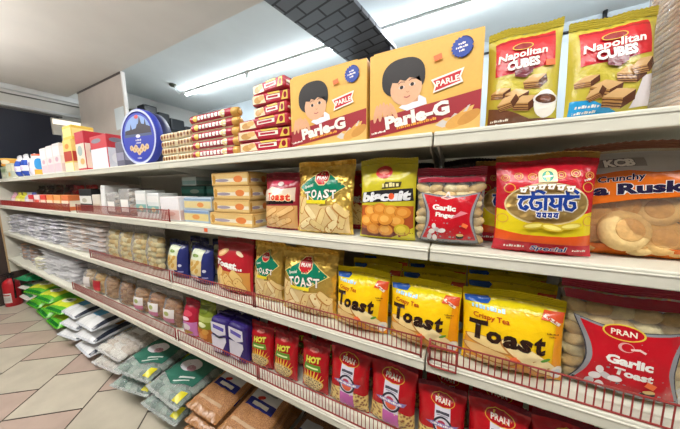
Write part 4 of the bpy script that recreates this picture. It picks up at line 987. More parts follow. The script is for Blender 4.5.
# ------------------------------------------------------------------ the gondola
ZS = [1.532, 1.242, .929, .612]; DECK = .08; DEP = .42
JX = [-4.72, -3.713, -2.493, -1.273, -.053, 1.167]
BAY = ['leftmost bay by the end wall', 'second bay from the left', 'middle bay', 'second bay from the right', 'rightmost bay']
LEV = ['top', 'second', 'third', 'lowest']
SH, SHD = mat('#d3d2c4', 'paint'), mat('#bdbbb0', 'paint')
def shelf(w):
    r = empty('metal_shelf'); mb = MB(); mb.box(-w / 2 + .002, w / 2 - .002, .006, DEP - .005, -.022, 0, SH, .002, 1); mb.box(-w / 2 + .004, w / 2 - .004, .008, .03, -.030, -.02, SHD); mb.build('board', r)
    l = MB(); l.box(-w / 2 + .002, w / 2 - .002, -.004, .006, -.034, -.006, SH, .0025); l.box(-w / 2 + .002, w / 2 - .002, -.002, .008, -.008, .001, SH, .003)
    l.box(-w / 2 + .002, w / 2 - .002, -.0055, -.003, -.0095, -.0075, SHD); l.build('price_rail', r)
    for s in (-1, 1):
        b = MB(); x0, x1 = s * (w / 2 - .012), s * (w / 2 - .009)
        vs = [(x, y, z) for x in (min(x0, x1), max(x0, x1)) for y, z in ((.03, -.022), (DEP - .005, -.022), (DEP - .005, -.09), (.09, -.04))]
        b.add(vs, [(0, 1, 2, 3), (7, 6, 5, 4), (0, 4, 5, 1), (1, 5, 6, 2), (2, 6, 7, 3), (3, 7, 4, 0)], SHD, False); b.build('bracket', r)
    return r
for lv, z in enumerate(ZS):
    for b in range(5):
        w = round(JX[b + 1] - JX[b], 3)
        put(shelf, (w,), f'cream metal shelf with price rail, {LEV[lv]} level in the {BAY[b]}', 'shelf', (JX[b] + JX[b + 1]) / 2, 0, z, group='cream metal shelves')
def bay_frame(w):
    r = empty('gondola_bay'); mb = MB(); mb.box(-w / 2 + .003, w / 2 - .003, DEP + .012, DEP + .024, .12, 1.56, mat('#b9b6ab', 'paint')); mb.build('back_panel', r)
    for s in (-1, 1): u = MB(); u.box(s * (w / 2 - .008) - .006, s * (w / 2 - .008) + .006, DEP, DEP + .04, 0, 1.57, SHD, .002, 1); u.build('upright', r)
    d = MB(); d.box(-w / 2 + .003, w / 2 - .003, .07, DEP, DECK - .02, DECK, SHD); d.build('base_deck', r)
    k = MB(); k.box(-w / 2 + .003, w / 2 - .003, .085, .10, 0, DECK - .02, mat('#3b3733', 'paint')); k.build('kick_plate', r)
    return r
for b in range(5):
    w = round(JX[b + 1] - JX[b], 3)
    put(bay_frame, (w,), f'back panel, uprights and base deck of the {BAY[b]}', 'shelving', (JX[b] + JX[b + 1]) / 2, 0, 0, group='shelving bays')
r = empty('end_panel'); mb = MB(); mb.box(-.018, -.006, .0, DEP + .04, .44, 1.52, mat('#c8c5ba', 'paint')); mb.box(-.018, -.006, .16, DEP + .04, .0, .44, mat('#c8c5ba', 'paint')); mb.build('side_sheet', r); mb = MB(); mb.box(-.022, -.004, -.012, .0, .43, 1.52, mat('#b79a72', 'paint'), .002); mb.build('edge_post', r); r.location = (JX[0], 0, 0)
tag(r, 'end panel of the shelving with a tan front edge, beside the fire extinguisher', 'panel')

# ------------------------------------------------------------------ fire extinguisher
r = empty('fire_extinguisher'); r.location = (-4.835, .0, 0); r.rotation_euler = (0, 0, R(20))
RD = mat('#c0202a', 'paint')
mb = MB(); mb.lathe([(.060, 0), (.066, .006), (.066, .27), (.060, .30), (.040, .325), (.022, .335), (.020, .345)], RD, 32); mb.build('cylinder', r)
mb = MB(); cyl = lambda a, b, off=0.0: Vector(((.0665 + off) * math.sin(a / .066), -(.0665 + off) * math.cos(a / .066), b)); p = Print(mb, cyl, .012); p.rect(-.05, .05, .06, .17, mat('#d8d6d2', 'card')); p.rect(-.04, .14, .05, .155, mat('#a33', 'card') if False else mat('#a83a3a', 'card')); p.rect(-.04, .07, .05, .12, mat('#bdbab6', 'card')); mb.build('label_sheet', r)['label'] = 'pale instruction label'
mb = MB(); mb.lathe([(.018, .34), (.022, .35), (.022, .375), (.014, .38)], mat('#2a2a2a', 'metal'), 16); mb.box(-.012, .012, -.09, .03, .378, .388, mat('#1c1c1c', 'paint'), .003); mb.build('valve', r)
mb = MB(); mb.box(-.01, .01, -.10, .02, .40, .409, mat('#1c1c1c', 'paint'), .003); mb.box(-.008, .008, .0, .015, .38, .405, mat('#1c1c1c', 'paint')); mb.build('lever', r)
mb = MB(); mb.tube([(.02, 0, .36), (.06, -.01, .37), (.085, -.02, .31), (.078, -.02, .18), (.075, -.02, .10)], .008, BLACK); mb.build('hose', r)
tag(r, 'red fire extinguisher with pale label standing on the floor at the end of the shelving', 'fire extinguisher')
# ------------------------------------------------------------------ goods: top shelf
Z1, Z2, Z3, Z4 = [z + .0012 for z in ZS]
put(child_biscuit_carton, (.268, .218, .10), 'yellow biscuit carton with child portrait, beside the red biscuit packs', 'biscuit box', -.363, .066, Z1, rz=-1, group='yellow biscuit cartons')
put(child_biscuit_carton, (.268, .218, .10), 'yellow biscuit carton with child portrait, nearest the gold wafer bags', 'biscuit box', -.088, .066, Z1, group='yellow biscuit cartons')
put(wafer_bag, (.135, .206, .062, 0), 'gold and red wafer cubes bag with a cup of cocoa printed at lower right', 'wafer bag', .126, .056, Z1, rx=-3, group='wafer cubes bags')
put(wafer_bag, (.130, .184, .066, 1), 'gold and red wafer cubes bag with a blue lower corner', 'wafer bag', .266, .056, Z1, rx=-3, rz=5, group='wafer cubes bags')
put(layered_wafer_pack, (.16, .26, .12), 'tall plastic wrapped stack of brown layered wafers right of the wafer bags', 'wafer pack', .420, .075, Z1)
put(cookie_tin, (.145, .085), 'round blue cookie tin standing on its edge on the top shelf', 'cookie tin', -1.53, .075, Z1, rz=7)
for s, x in enumerate((-1.262, -1.125)):
    for k in range(4):
        put(spotted_pack, (.130, .0172), f'short spotted biscuit roll, {ORD[3 - k]} of the {["left", "right"][s]} stack beside the blue tin', 'biscuit roll', x, .09, Z1 + k * .0346, rz=(k % 2) * 2 - 1, group='short biscuit rolls')
for k in range(5):
    put(biscuit_roll, (.30, .0185, '#d3a552', '#a3273a', 1), f'long biscuit roll, {ORD[4 - k]} of the stack beside the red packs', 'biscuit roll', -.915 + .004 * (k % 2), .045, Z1 + k * .0372, group='long biscuit rolls')
for k in range(3): put(red_biscuit_pack, (.245, .040, .11), f'wide red biscuit pack, {ORD[5 - k]} in the pile beside the yellow carton', 'biscuit pack', -.630, .075, Z1 + k * .0403, rz=(0, 4, -3)[k], group='red biscuit packs')
for k in range(3, 6): put(red_biscuit_pack, (.165, .040, .10), f'short red biscuit pack, {ORD[5 - k]} in the pile beside the yellow carton', 'biscuit pack', -.595, .075, Z1 + k * .0403, rz=(-5, 3, -7)[k - 3], group='red biscuit packs')
put(pouch, (.10, .10, .05, '#cfd9e4', ((.3, .6, '#eef1f4'),), (), 12), 'pale blue bag behind the long biscuit rolls and the red packs', 'bag', -.735, .26, Z1)
put(pouch, (.34, .24, .10, '#d5dadb', ((.2, .5, '#eceeee'),), ((.5, .7, .2, .1, '#c9b79a'),), 14, None), 'large white plastic bag behind the short spotted biscuit rolls', 'bag', -1.20, .28, Z1)
# far left of the top shelf
put(plain_carton, (.20, .14, .16, '#a9b096', ((.1, .5, '#c9cdb9'), (.6, .8, '#7d9468')), ((.5, .3, .2, .1, '#e8e3c8'),)), 'grey green carton at the far left end of the top shelf', 'carton', -4.58, .13, Z1)
put(round_tub, (.085, .09, '#e2a238', '#e8b64a', '#f2e6c0'), 'orange tub on top of the grey green carton', 'tub', -4.58, .13, Z1 + .143)
put(plain_carton, (.20, .16, .16, '#c3c8b4', ((.5, .9, '#e4e0c4'),), ((.5, .3, .2, .15, '#c9a03a'),)), 'pale green and cream carton beside the grey green carton', 'carton', -4.33, .13, Z1)
put(pouch, (.18, .215, .08, '#e8e8ec', ((.55, .8, '#3a57b0'), (.05, .3, '#31489b')), ((.5, .42, .25, .1, '#d7c7e2'),), 21), 'white and blue bag on the top shelf, left of its twin', 'bag', -4.08, .09, Z1, group='white and blue bags')
put(pouch, (.18, .215, .08, '#e8e8ec', ((.55, .8, '#3a57b0'), (.05, .3, '#31489b')), ((.5, .42, .25, .1, '#d7c7e2'),), 21), 'white and blue bag on the top shelf, next to the round tub', 'bag', -3.86, .09, Z1, group='white and blue bags')
put(pouch, (.22, .26, .08, '#46373a', ((.3, .5, '#7a4a3f'),), (), 22), 'dark brown bag behind the white and blue bags', 'bag', -3.95, .25, Z1)
put(round_tub, (.095, .195, '#eceae6', '#d8582c', '#2f8fd0'), 'white round tub with red lid and blue spot on the top shelf', 'tub', -3.42, .14, Z1)
put(pouch, (.16, .20, .07, '#e9e7ea', ((.1, .4, '#d9d3e6'),), ((.5, .6, .2, .1, '#b9a4c9'),), 23), 'plain white bag left of the white round tub', 'bag', -3.63, .09, Z1)
put(pouch, (.30, .30, .10, '#ecebea', ((.62, .86, '#4a4f86'),), ((.4, .4, .2, .1, '#d8d2c4'),), 24), 'tall white bag with navy band behind the round tub', 'bag', -3.38, .34, Z1)
for i, (x, n) in enumerate(((-3.14, 'leftmost'), (-2.98, 'middle'), (-2.82, 'rightmost'))):
    put(plain_carton, (.145, .222 + .006 * i, .15, '#e6dcdc', ((.08, .35, '#dcc3cc'), (.6, .9, '#efe9ea')), ((.5, .48, .25, .08, '#cfa7b6'),)), f'pale pink and white carton, {n} of the three beside the round tub', 'carton', x, .12, Z1)
put(plain_carton, (.16, .24, .14, '#e4d27a', ((.35, .65, '#b9402f'), (.05, .3, '#efe6c0')), ((.5, .8, .25, .08, '#d98a2c'),)), 'yellow carton with red band beside the tall red carton', 'carton', -2.60, .12, Z1)
put(plain_carton, (.15, .272, .14, '#bb2233', ((.08, .70, '#e9dccb'),), ((.45, .52, .28, .13, '#9fb0ac'), (.6, .25, .25, .08, '#d9b06a'))), 'tall red carton with pale front picture on the top shelf', 'carton', -2.36, .12, Z1)
put(plain_carton, (.17, .10, .12, '#e6c34a', ((.2, .8, '#f0dc8a'),), (), None), 'small yellow carton lying on top of the yellow carton with red band', 'carton', -2.60, .12, Z1 + .243)
put(plain_carton, (.24, .215, .12, '#c02a36', ((.04, .62, '#dfe0ea'),), ((.5, .32, .35, .18, '#efeef4'), (.4, .85, .3, .07, '#7d7f8a'))), 'red carton with a white lower half beside the blue tin', 'carton', -2.07, .11, Z1)
put(plain_carton, (.10, .155, .10, '#5b5a6d', ((.3, .6, '#8e8ca2'),), ()), 'small dark grey carton between the red and white carton and the blue tin', 'carton', -1.845, .12, Z1)
# ------------------------------------------------------------------ second shelf
put(caramel_bag, (.165, .200, .07, 31), 'maroon and cream snack bag on the second shelf, right of the yellow boxes', 'snack bag', -.590, .062, Z2, rx=-4)
put(gold_toast, (.218, .232, .075, 32), 'gold toast bag with green diamond on the second shelf', 'toast bag', -.400, .056, Z2, rx=-6, rz=3)
put(red_toast_bag, (.15, .20, .06, 33), 'red toast bag peeking out behind the gold bag on the second shelf', 'toast bag', -.335, .175, Z2, rx=-3)
put(round_biscuit_bag, (.172, .226, .06, 34), 'yellow and orange biscuit bag with dark word band on the second shelf', 'biscuit bag', -.181, .055, Z2, rx=-3)
put(garlic_bag, (.170, .186, .085, 35, 'Finger', False), 'red garlic finger bag with clear sides on the second shelf', 'snack bag', -.012, .062, Z2, rx=-3, rz=3)
put(bengali_toast, (.182, .216, .075, 36), 'red and yellow toast bag with blue Bengali word, in front', 'toast bag', .179, .050, Z2, rx=-3, group='red bags with Bengali lettering')
put(bengali_toast, (.182, .216, .075, 36), 'red and yellow toast bag with Bengali word, half hidden behind its twin', 'toast bag', .142, .140, Z2, rx=-3, group='red bags with Bengali lettering')
put(rusk_bag, (.265, .230, .085, 37), 'orange and clear bag of large round tea rusks on the second shelf', 'rusk bag', .362, .108, Z2, rx=-2)
for i, (x, y, c) in enumerate(((.045, .225, '#33262c'), (.22, .26, '#4a2430'), (-.15, .29, '#2c2a30'))): put(pouch, (.16, .225, .06, c, ((.55, .75, ['#51424a', '#7a2c3f', '#45414a'][i]),), (), 40 + i), ['black plum bag standing behind the red garlic finger bag', 'dark maroon bag standing behind the red Bengali bags', 'dark grey bag farthest back behind the garlic finger bag'][i], 'snack bag', x, y, Z2)
def yb(w, h, d): return ()
YBX = (.218, .054, .11, '#cfa862', ((.12, .88, '#dcbb78'), (.30, .55, '#e6dcc4')), ((.75, .5, .12, .25, '#dd7f3c'), (.3, .42, .2, .12, '#9a8fa0'), (.08, .5, .05, .35, '#c08a2e')))
for s in range(2):
    for k in range(4):
        if k == 0: x, w = -.842, .26
        else: x, w = -.835, .218
        a = (w,) + YBX[1:]
        put(plain_carton, a, f'yellow biscuit box, {ORD[3 - k]} of the {["front", "rear"][s]} stack on the second shelf', 'biscuit box', x + (.006 if k == 2 else 0), .085 + s * .118, Z2 + k * .0562, rz=0, group='yellow biscuit boxes')
put(plain_carton, (.190, .058, .12, '#aebfd2', ((.15, .72, '#d8c585'), (.78, .95, '#7f9cc4')), ((.5, .45, .15, .2, '#d9924a'),)), 'pale blue and cream box, lower of two left of the yellow boxes', 'biscuit box', -1.09, .10, Z2)
put(plain_carton, (.205, .056, .12, '#b5c4d0', ((.15, .72, '#dccb92'), (.78, .95, '#8aa5c2')), ((.62, .42, .12, .2, '#d98a45'),)), 'pale blue and cream box, upper of two left of the yellow boxes', 'biscuit box', -1.075, .10, Z2 + .0602)
put(plain_carton, (.165, .118, .10, '#ece6e6', ((.05, .45, '#dcbcb4'), (.5, .95, '#eeedf0')), ((.5, .3, .3, .1, '#c9988c'),)), 'upright white box with pink lower half left of the pale blue boxes', 'box', -1.285, .08, Z2)
for s, x in enumerate((-1.335, -1.105)):
    for k in range(3): put(plain_carton, (.21, .056, .12, ['#1f6a5c', '#1b4f55', '#236358'][k], ((.3, .7, '#2f8574'),), ((.6, .5, .2, .2, '#9fb6a8'),)), f'dark teal box, {ORD[2 - k]} of the stack behind the {["upright white box", "pale blue boxes"][s]}', 'box', x + .004 * k, .235, Z2 + k * .0582, group='dark teal boxes')
put(plain_carton, (.13, .05, .10, '#c9d5d2', ((.2, .6, '#8fb8b4'),), ()), 'small white and teal box on top of the left stack of dark teal boxes', 'box', -1.37, .235, Z2 + .1752)
TEALS = ((-1.60, .075, .10), (-1.47, .075, .085))
for i, (x, y, h) in enumerate(TEALS): put(plain_carton, (.115, h + .05, .10, '#dfe3e2', ((.2, .5, '#7fb3ae'), (.65, .9, '#f0f0ee')), ((.5, .35, .2, .1, '#d8c9a0'),)), ['white and teal carton behind the red wire fence, left of its twin', 'white and teal carton behind the red wire fence, beside the upright white box'][i], 'carton', x, y + .02, Z2, group='white and teal cartons')
def clam(w, h, d, seed):
    r = empty('clear_food_box'); c = MB(); rnd = random.Random(seed)
    for j in range(4):
        for i in range(4): c.lump(((i - 1.5) * w * .21, rnd.uniform(-.01, .01), .02 + j * h * .22), w * .12, d * .34, h * .10, mat(['#e0d2c0', '#efe8dc', '#c9b39a'][(i + j + seed) % 3], 'food'), i + 4 * j + seed, .2, None, 8)
    tag(c.build('pastries', r), kind='stuff'); f = MB(); f.box(-w / 2, w / 2, -d / 2, d / 2, 0, h, clear('#ffffff', .28), .012, 2); f.build('clear_lid', r)
    l = MB(); l.box(-w * .3, w * .3, -d / 2 - .0015, -d / 2 - .0005, h * .15, h * .6, mat('#ecebe6', 'card')); l.build('paper_label', r); return r
for i, (x, h) in enumerate(((-1.96, .14), (-1.78, .165))): put(clam, (.15, h, .14, 50 + i), ['clear plastic box of pastries behind the red wire fence, left of its twin', 'clear plastic box of pastries next to the white and teal cartons'][i], 'pastry box', x, .11, Z2, group='clear pastry boxes')
put(plain_carton, (.06, .185, .13, '#eef0f0', ((.1, .9, '#f4f5f5'),), ()), 'narrow white carton leaning beside the clear pastry boxes', 'carton', -2.098, .11, Z2 + .0, ry=8)
put(plain_carton, (.12, .125, .12, '#d8d0c4', ((.2, .5, '#c3b39c'),), ()), 'beige carton between the black box and the narrow white carton', 'carton', -2.215, .11, Z2)
put(plain_carton, (.22, .165, .14, '#1d1d20', ((.35, .7, '#e6e4de'),), ((.4, .5, .2, .1, '#b8b2a0'),)), 'black box with a white band on the second shelf', 'box', -2.46, .14, Z2)
for i, (x, c) in enumerate(((-3.10, '#a81f2b'), (-2.82, '#8f2a34'))): put(pouch, (.24, .185, .10, c, ((.3, .55, '#c44a3f'),), (), 60 + i), ['red bag standing behind the small orange and red packs', 'deep red bag standing left of the black box'][i], 'bag', x, .22, Z2)
for i, (x, c, c2) in enumerate(((-3.66, '#c4242c', '#e8d9d2'), (-3.48, '#ecdcd6', '#d64a3a'), (-3.30, '#d13a2c', '#f0e0c8'), (-3.12, '#e8904a', '#f2dfc0'), (-2.94, '#e9a15a', '#f0d8b0'), (-2.76, '#dd7a44', '#f4e6d0'))):
    put(plain_carton, (.15, .118, .12, c, ((.25, .65, c2),), ()), 'small ' + ['red carton with pale band, leftmost of the orange and red', 'white carton with red band', 'bright red carton with cream band', 'orange carton with cream band', 'light orange carton with tan band', 'dull orange carton with pale band, nearest the black box'][i] + ' behind the red fence', 'carton', x, .10, Z2)
for i, (x, c) in enumerate(((-4.55, '#d8a0b4'), (-4.36, '#d9cf52'), (-4.17, '#cfc93f'), (-4.0, '#c9cbd6'), (-3.84, '#5a63b0'))): put(pouch, (.155, .125, .07, c, ((.3, .6, ['#e8d0d8', '#efe9a0', '#e9e48a', '#e4e4ea', '#b9bede'][i]),), (), 64 + i), 'small ' + ['pink bag, leftmost on the second shelf', 'yellow bag beside the pink bag', 'yellow green bag, second from the pink bag', 'pale grey bag left of the blue one', 'blue bag left of the red cartons'][i] + ' behind the far red fence', 'bag', x, .10, Z2)
for i, (x, c) in enumerate(((-4.45, '#5b4038'), (-4.15, '#4a3a3a'), (-3.85, '#6a4440'), (-3.55, '#53343c'))): put(pouch, (.24, .20, .10, c, ((.5, .7, '#7a5a50'),), (), 70 + i), 'tall dark bag at the back of the second shelf, ' + ['leftmost of four', 'second from the left of four', 'third from the left of four', 'rightmost of four'][i], 'bag', x, .28, Z2, group='dark bags at the back')
# ------------------------------------------------------------------ third shelf
put(red_toast_bag, (.235, .232, .08, 80), 'red toast bag on the third shelf beside the gold bags, front one', 'toast bag', -.881, .062, Z3, rx=-4, group='red toast bags')
put(red_toast_bag, (.235, .232, .08, 80), 'red toast bag on the third shelf, behind its twin', 'toast bag', -.87, .160, Z3, rx=-4, group='red toast bags')
put(gold_toast, (.158, .232, .07, 82), 'narrow gold toast bag with green diamond on the third shelf', 'toast bag', -.682, .070, Z3, rx=-5, rz=3)
put(gold_toast, (.238, .230, .08, 83), 'wide gold toast bag with green diamond on the third shelf', 'toast bag', -.475, .058, Z3, rx=-5, rz=2)
put(gold_toast, (.238, .230, .08, 83), 'gold toast bag standing behind the wide one on the third shelf', 'toast bag', -.50, .165, Z3, rx=-4)
TB = ((-.264, .186, .186, 'leftmost, beside the gold bag'), (-.069, .198, .178, 'second from the gold bag'), (.142, .218, .184, 'nearest the garlic toast'))
for i, (x, w, h, n) in enumerate(TB):
    put(toast_bag, (w, h, .085, 90), f'yellow toast bag, front row, {n}', 'toast bag', x, .056, Z3, rx=-6, rz=(0, -2, 2)[i], group='yellow toast bags')
    put(toast_bag, (w, h, .085, 90), f'yellow toast bag, second row, {n}', 'toast bag', x + .015, .165, Z3, rx=-6, group='yellow toast bags')
    put(toast_bag, (w, h, .085, 90), f'yellow toast bag, back row, {n}', 'toast bag', x + .02, .27, Z3, rx=-5, group='yellow toast bags')
put(garlic_bag, (.205, .228, .085, 95, 'Toast', True), 'large red garlic toast bag with grey edging behind the red wire fence', 'garlic toast bag', .346, .080, Z3, rx=-4)
put(garlic_bag, (.205, .228, .085, 95, 'Toast', True), 'red garlic toast bag standing behind the large front one', 'garlic toast bag', .375, .19, Z3, rx=-4)
for i, (x, n) in enumerate(((-1.315, 'left'), (-1.115, 'right'))):
    put(blue_panel_bag, (.170, .185, .075, 97), f'dark blue snack bag with pale panel, {n} one in front on the third shelf', 'snack bag', x, .062, Z3, rx=-4, group='dark blue snack bags')
    put(blue_panel_bag, (.170, .185, .075, 97), f'dark blue snack bag behind the {n} front one', 'snack bag', x + .02, .160, Z3, rx=-4, group='dark blue snack bags')
for i, x in enumerate((-2.06, -1.885, -1.715, -1.545)):
    put(cookie_bag, (.150, .235, .085, ('#e8d194', '#efdcA8', '#d9b96f'), (), 100 + i), f'tall clear bag of pale yellow biscuits, {["leftmost", "second from the left", "second from the right", "rightmost"][i]} on the third shelf', 'biscuit bag', x, .066, Z3, rx=-4, rz=4)
for s in range(5):
    for k in range(7 if s else 6):
        put(flat_bread_pack, (.31, .30, .032, '#bdbac6', '#cfccd6', 3), f'pale flatbread pack, {ORD[(7 if s else 6) - 1 - k]} in stack {["nearest the end panel", "second from the end panel", "third from the end panel", "fourth from the end panel", "next to the pinkish packs"][s]}, third shelf', 'flatbread', -4.54 + s * .345 + .006 * ((k * 7 + s) % 3 - 1), .175 + .006 * ((k * 5 + s) % 3 - 1), Z3 + k * .0328, rz=((k * 37 + s * 11) % 9) - 4, group='pale flatbread stacks')
for s in range(3):
    for k in range(7):
        put(flat_bread_pack, (.27, .30, .034, '#e0c4b0', '#c9a180', 4), f'pinkish flatbread pack, {ORD[6 - k]} in the {["left", "middle", "right"][s]} stack on the third shelf', 'flatbread', -2.85 + s * .294 + .006 * ((k * 7 + s) % 3 - 1), .175 + .006 * ((k * 5 + s) % 3 - 1), Z3 + k * .0348, rz=((k * 31 + s * 17) % 9) - 4, group='pinkish flatbread stacks')
# ------------------------------------------------------------------ lowest shelf
for i, (x, n) in enumerate(((-.732, 'leftmost'), (-.602, 'middle'), (-.457, 'rightmost'))):
    put(hot_noodle_bag, (.125, .185, .065, 120), f'red hot noodle snack bag, {n} of three in front', 'noodle bag', x, .060, Z4, rx=-5, rz=(4, 0, -2)[i], group='hot noodle bags')
    put(hot_noodle_bag, (.125, .185, .065, 120), f'red hot noodle snack bag standing behind the {n} front one', 'noodle bag', x + .01, .145, Z4, rx=-4, group='hot noodle bags')
for i, (x, n) in enumerate(((-.312, 'beside the hot noodle bags'), (-.156, 'second from the hot noodle bags'), (-.008, 'third from the hot noodle bags'), (.132, 'fourth from the hot noodle bags'), (.28, 'farthest right'))):
    put(strip_noodle_bag, (.150, .200, .07, 125), f'red crunchy mix bag with pink strip, front row, {n}', 'snack mix bag', x, .060, Z4, rx=-5, rz=(0, -3, 4, -2, 0)[i], sc=(1.04, 1.03, .9, .95, 1.0)[i], group='crunchy mix bags')
    put(strip_noodle_bag, (.150, .200, .07, 125), f'red crunchy mix bag, back row, {n}', 'snack mix bag', x + .012, .155, Z4, rx=-4, sc=(1.02, 1.0, .9, .92, .98)[i], group='crunchy mix bags')
def purple_pack(w, h, d):
    r = empty('purple_pack'); mb = MB(); PU = mat('#33256f'); mb.box(-w / 2, w / 2, -d / 2, d / 2, 0, h, PU, .02, 3); p = Print(mb, flat_fn(-d / 2), 0); q = Print(mb, lambda a, b, off=0.0: Vector((w / 2 + off, a, b)), 0); W = mat('#d8d6e4')
    p.poly([(-w * .42, h * .10), (w * .1, h * .10), (w * .42, h * .45), (w * .40, h * .56), (w * .05, h * .48), (-w * .42, h * .55)], W); p.poly([(-w * .42, h * .62), (0, h * .55), (w * .42, h * .64), (w * .42, h * .90), (-w * .42, h * .90)], W); p.poly([(-w * .3, h * .74), (w * .3, h * .70), (w * .34, h * .80), (-w * .3, h * .84)], mat('#5a4fb0')); q.poly([(-d * .1, h * .1), (d * .3, h * .1), (d * .3, h * .85), (-d * .1, h * .7)], W)
    mb.build('wrapper', r); e = MB(); e.box(-w * .46, w * .46, -.006, .006, h - .004, h + .008, PU, .002, 1); e.build('top_seam', r); return r
for i, (x, y) in enumerate(((-.965, .070), (-.850, .075), (-.965, .185))): put(purple_pack, (.112, .185, .10), ['purple and white pack, left front one on the lowest shelf', 'purple and white pack, right one next to the hot noodle bags', 'purple and white pack standing behind the left front one'][i], 'pack', x, y, Z4, rz=(3, -2, 0)[i], group='purple and white packs')
put(pouch, (.125, .205, .07, '#8a9a2e', ((.05, .42, '#c2702c'), (.6, .72, '#b9c468')), ((.5, .25, .3, .12, '#dd8f3a'), (.5, .52, .25, .06, '#dfe4b4'), (.3, .35, .15, .07, '#d07a2c'), (.7, .36, .16, .07, '#e0a24a'), (.6, .13, .2, .06, '#b8622a'), (.45, .84, .3, .07, '#6d7d22')), 130), 'olive green and orange snack bag beside the purple packs', 'snack bag', -1.111, .060, Z4, rx=-5)
put(pouch, (.125, .185, .07, '#b3213a', ((.08, .5, '#d07fc0'),), ((.5, .35, .25, .1, '#efe0e8'), (.5, .72, .3, .08, '#d94a60'), (.4, .58, .3, .05, '#e9c9d8'), (.6, .2, .25, .06, '#c99a4c'), (.35, .12, .2, .05, '#dcb86a')), 131), 'crimson and pink snack bag left of the olive green one', 'snack bag', -1.239, .060, Z4, rx=-5)
CB = [(-2.57, ('#d6bd98', '#e2cfae'), ('#e9e4e0', '#cfc7c4')), (-2.385, ('#e3c27c', '#d9ae60'), ('#b3222f', '#c9393f')), (-2.20, ('#b58a56', '#c49a66'), ()), (-1.98, ('#a9794a', '#bf9260'), ()), (-1.77, ('#b9854a', '#c79a5e'), ('#e8e4e2', '#c77a96', '#a3b06a')), (-1.595, ('#c08a52', '#b57c45'), ('#ece8e6', '#c9789a', '#a9b56f')), (-1.43, ('#c18c50', '#b27a40'), ('#eae6e2', '#c97f96', '#a7b268'))]
CN = ['tan biscuits with a white label, leftmost on the lowest shelf', 'yellow biscuits with a red label on the lowest shelf', 'brown biscuits without a label, beside the red labelled bag', 'dark brown biscuits on the lowest shelf below the joint', 'biscuits with a white and pink label, left one of three', 'biscuits with a white and pink label, middle one of three', 'biscuits with a white and pink label, right one by the crimson bag']
for i, (x, fo, lb) in enumerate(CB): put(cookie_bag, (.150, .182, .085, fo, lb, 140 + i), 'clear bag of ' + CN[i], 'biscuit bag', x, .070, Z4, rx=-5, rz=4)
for s in range(3):
    for k in range(8):
        put(flat_bread_pack, (.265, .30, .034, '#c4c1ca', '#d3d0d6', 5), f'white flatbread pack, {ORD[7 - k]} in the {["left", "middle", "right"][s]} stack on the lowest shelf', 'flatbread', -3.44 + s * .285 + .006 * ((k * 7 + s) % 3 - 1), .175 + .006 * ((k * 5 + s) % 3 - 1), Z4 + k * .0348, rz=((k * 29 + s * 13) % 9) - 4, group='white flatbread stacks')
for k in range(3): put(flat_bread_pack, (.31, .28, .034, '#ece2c6', '#f0e8d0', 6), f'cream flatbread pack, {ORD[2 - k]} in the low stack left of the white stacks', 'flatbread', -3.80, .17, Z4 + k * .0348, rz=k * 3 - 3, group='cream flatbread stack')
for s in range(2):
    for k in range(5): put(flat_bread_pack, (.30, .28, .036, '#a8836b', '#8f6a54', 7), f'brown flatbread pack, {ORD[4 - k]} in the {["left", "right"][s]} stack near the end panel', 'flatbread', -4.45 + s * .325, .20, Z4 + k * .0368, rz=(k * 23 % 9) - 4, group='brown flatbread stacks')
# ------------------------------------------------------------------ base deck
ZD = DECK + .001
def lay(w, L, t, base, design, seed, label, cat, x, y, z, rz=0, tilt=0, group=None, sc=1): return put(lying_bag, (w, L, t, base, design, seed), label, cat, x, y, z + t * sc / 2 + .004, rz=rz, rx=-90 + tilt, group=group, sc=sc)
def pile(n, w, L, t, base, design, seed, what, cat, x, y, where, rz=0, group=None, tilt=3):
    for k in range(n): lay(w, L, t, base, design, seed, f'{what}, {ORD[n - 1 - k]} of the pile {where}' if n > 1 else f'{what} {where}', cat, x + .012 * ((k * 5) % 3 - 1), y + .012 * k, ZD + k * (t + (.020 if design in ('clear', 'veg') else .017)), rz + (k * 7 + int(-x * 10) * 3) % 11 - 5, tilt, group)
pile(2, .28, .36, .10, '#dfdcd4', 'rice', 200, 'white and green rice bag', 'rice bag', -4.52, .02, 'beside the extinguisher', 4, 'white rice bags')
lay(.28, .34, .08, '#23915c', 'green', 201, 'bright green bag lying on the white rice bags by the extinguisher', 'rice bag', -4.50, .02, ZD + .245, 8, 3)
pile(2, .34, .37, .125, '#5fb82f', 'lime', 202, 'lime green flour bag', 'flour bag', -4.10, .0, 'next to the rice bags', 5, 'lime green flour bags')
pile(2, .34, .37, .125, '#5fb82f', 'lime', 202, 'lime green flour bag', 'flour bag', -3.72, -.01, 'between its green twins', 2, 'lime green flour bags')
pile(2, .32, .37, .11, '#5fb82f', 'lime', 203, 'lime green flour bag', 'flour bag', -3.36, -.02, 'nearest the blue', 4, 'lime green flour bags')
pile(3, .32, .37, .082, '#cfd4da', 'blue', 204, 'blue and white flour bag', 'flour bag', -2.97, -.02, 'beside the lime green', 3, 'white and blue flour bags')
pile(3, .32, .37, .082, '#cfd4da', 'blue', 204, 'blue and white flour bag', 'flour bag', -2.60, -.03, 'beside the clear bags', 2, 'white and blue flour bags')
pile(2, .35, .37, .085, '#ffffff', 'clear', 206, 'clear bag of dried food', 'dried food bag', -2.19, -.03, 'left of the greens', 3, 'clear dried food bags')
pile(2, .34, .36, .085, '#ffffff', 'veg', 208, 'clear bag of frozen greens', 'frozen food bag', -1.80, -.05, 'beside the dried food', 6, 'green frozen food bags')
pile(2, .34, .36, .085, '#ffffff', 'veg', 208, 'clear bag of frozen greens', 'frozen food bag', -1.455, -.05, 'beside the brown grain', -2, 'green frozen food bags')
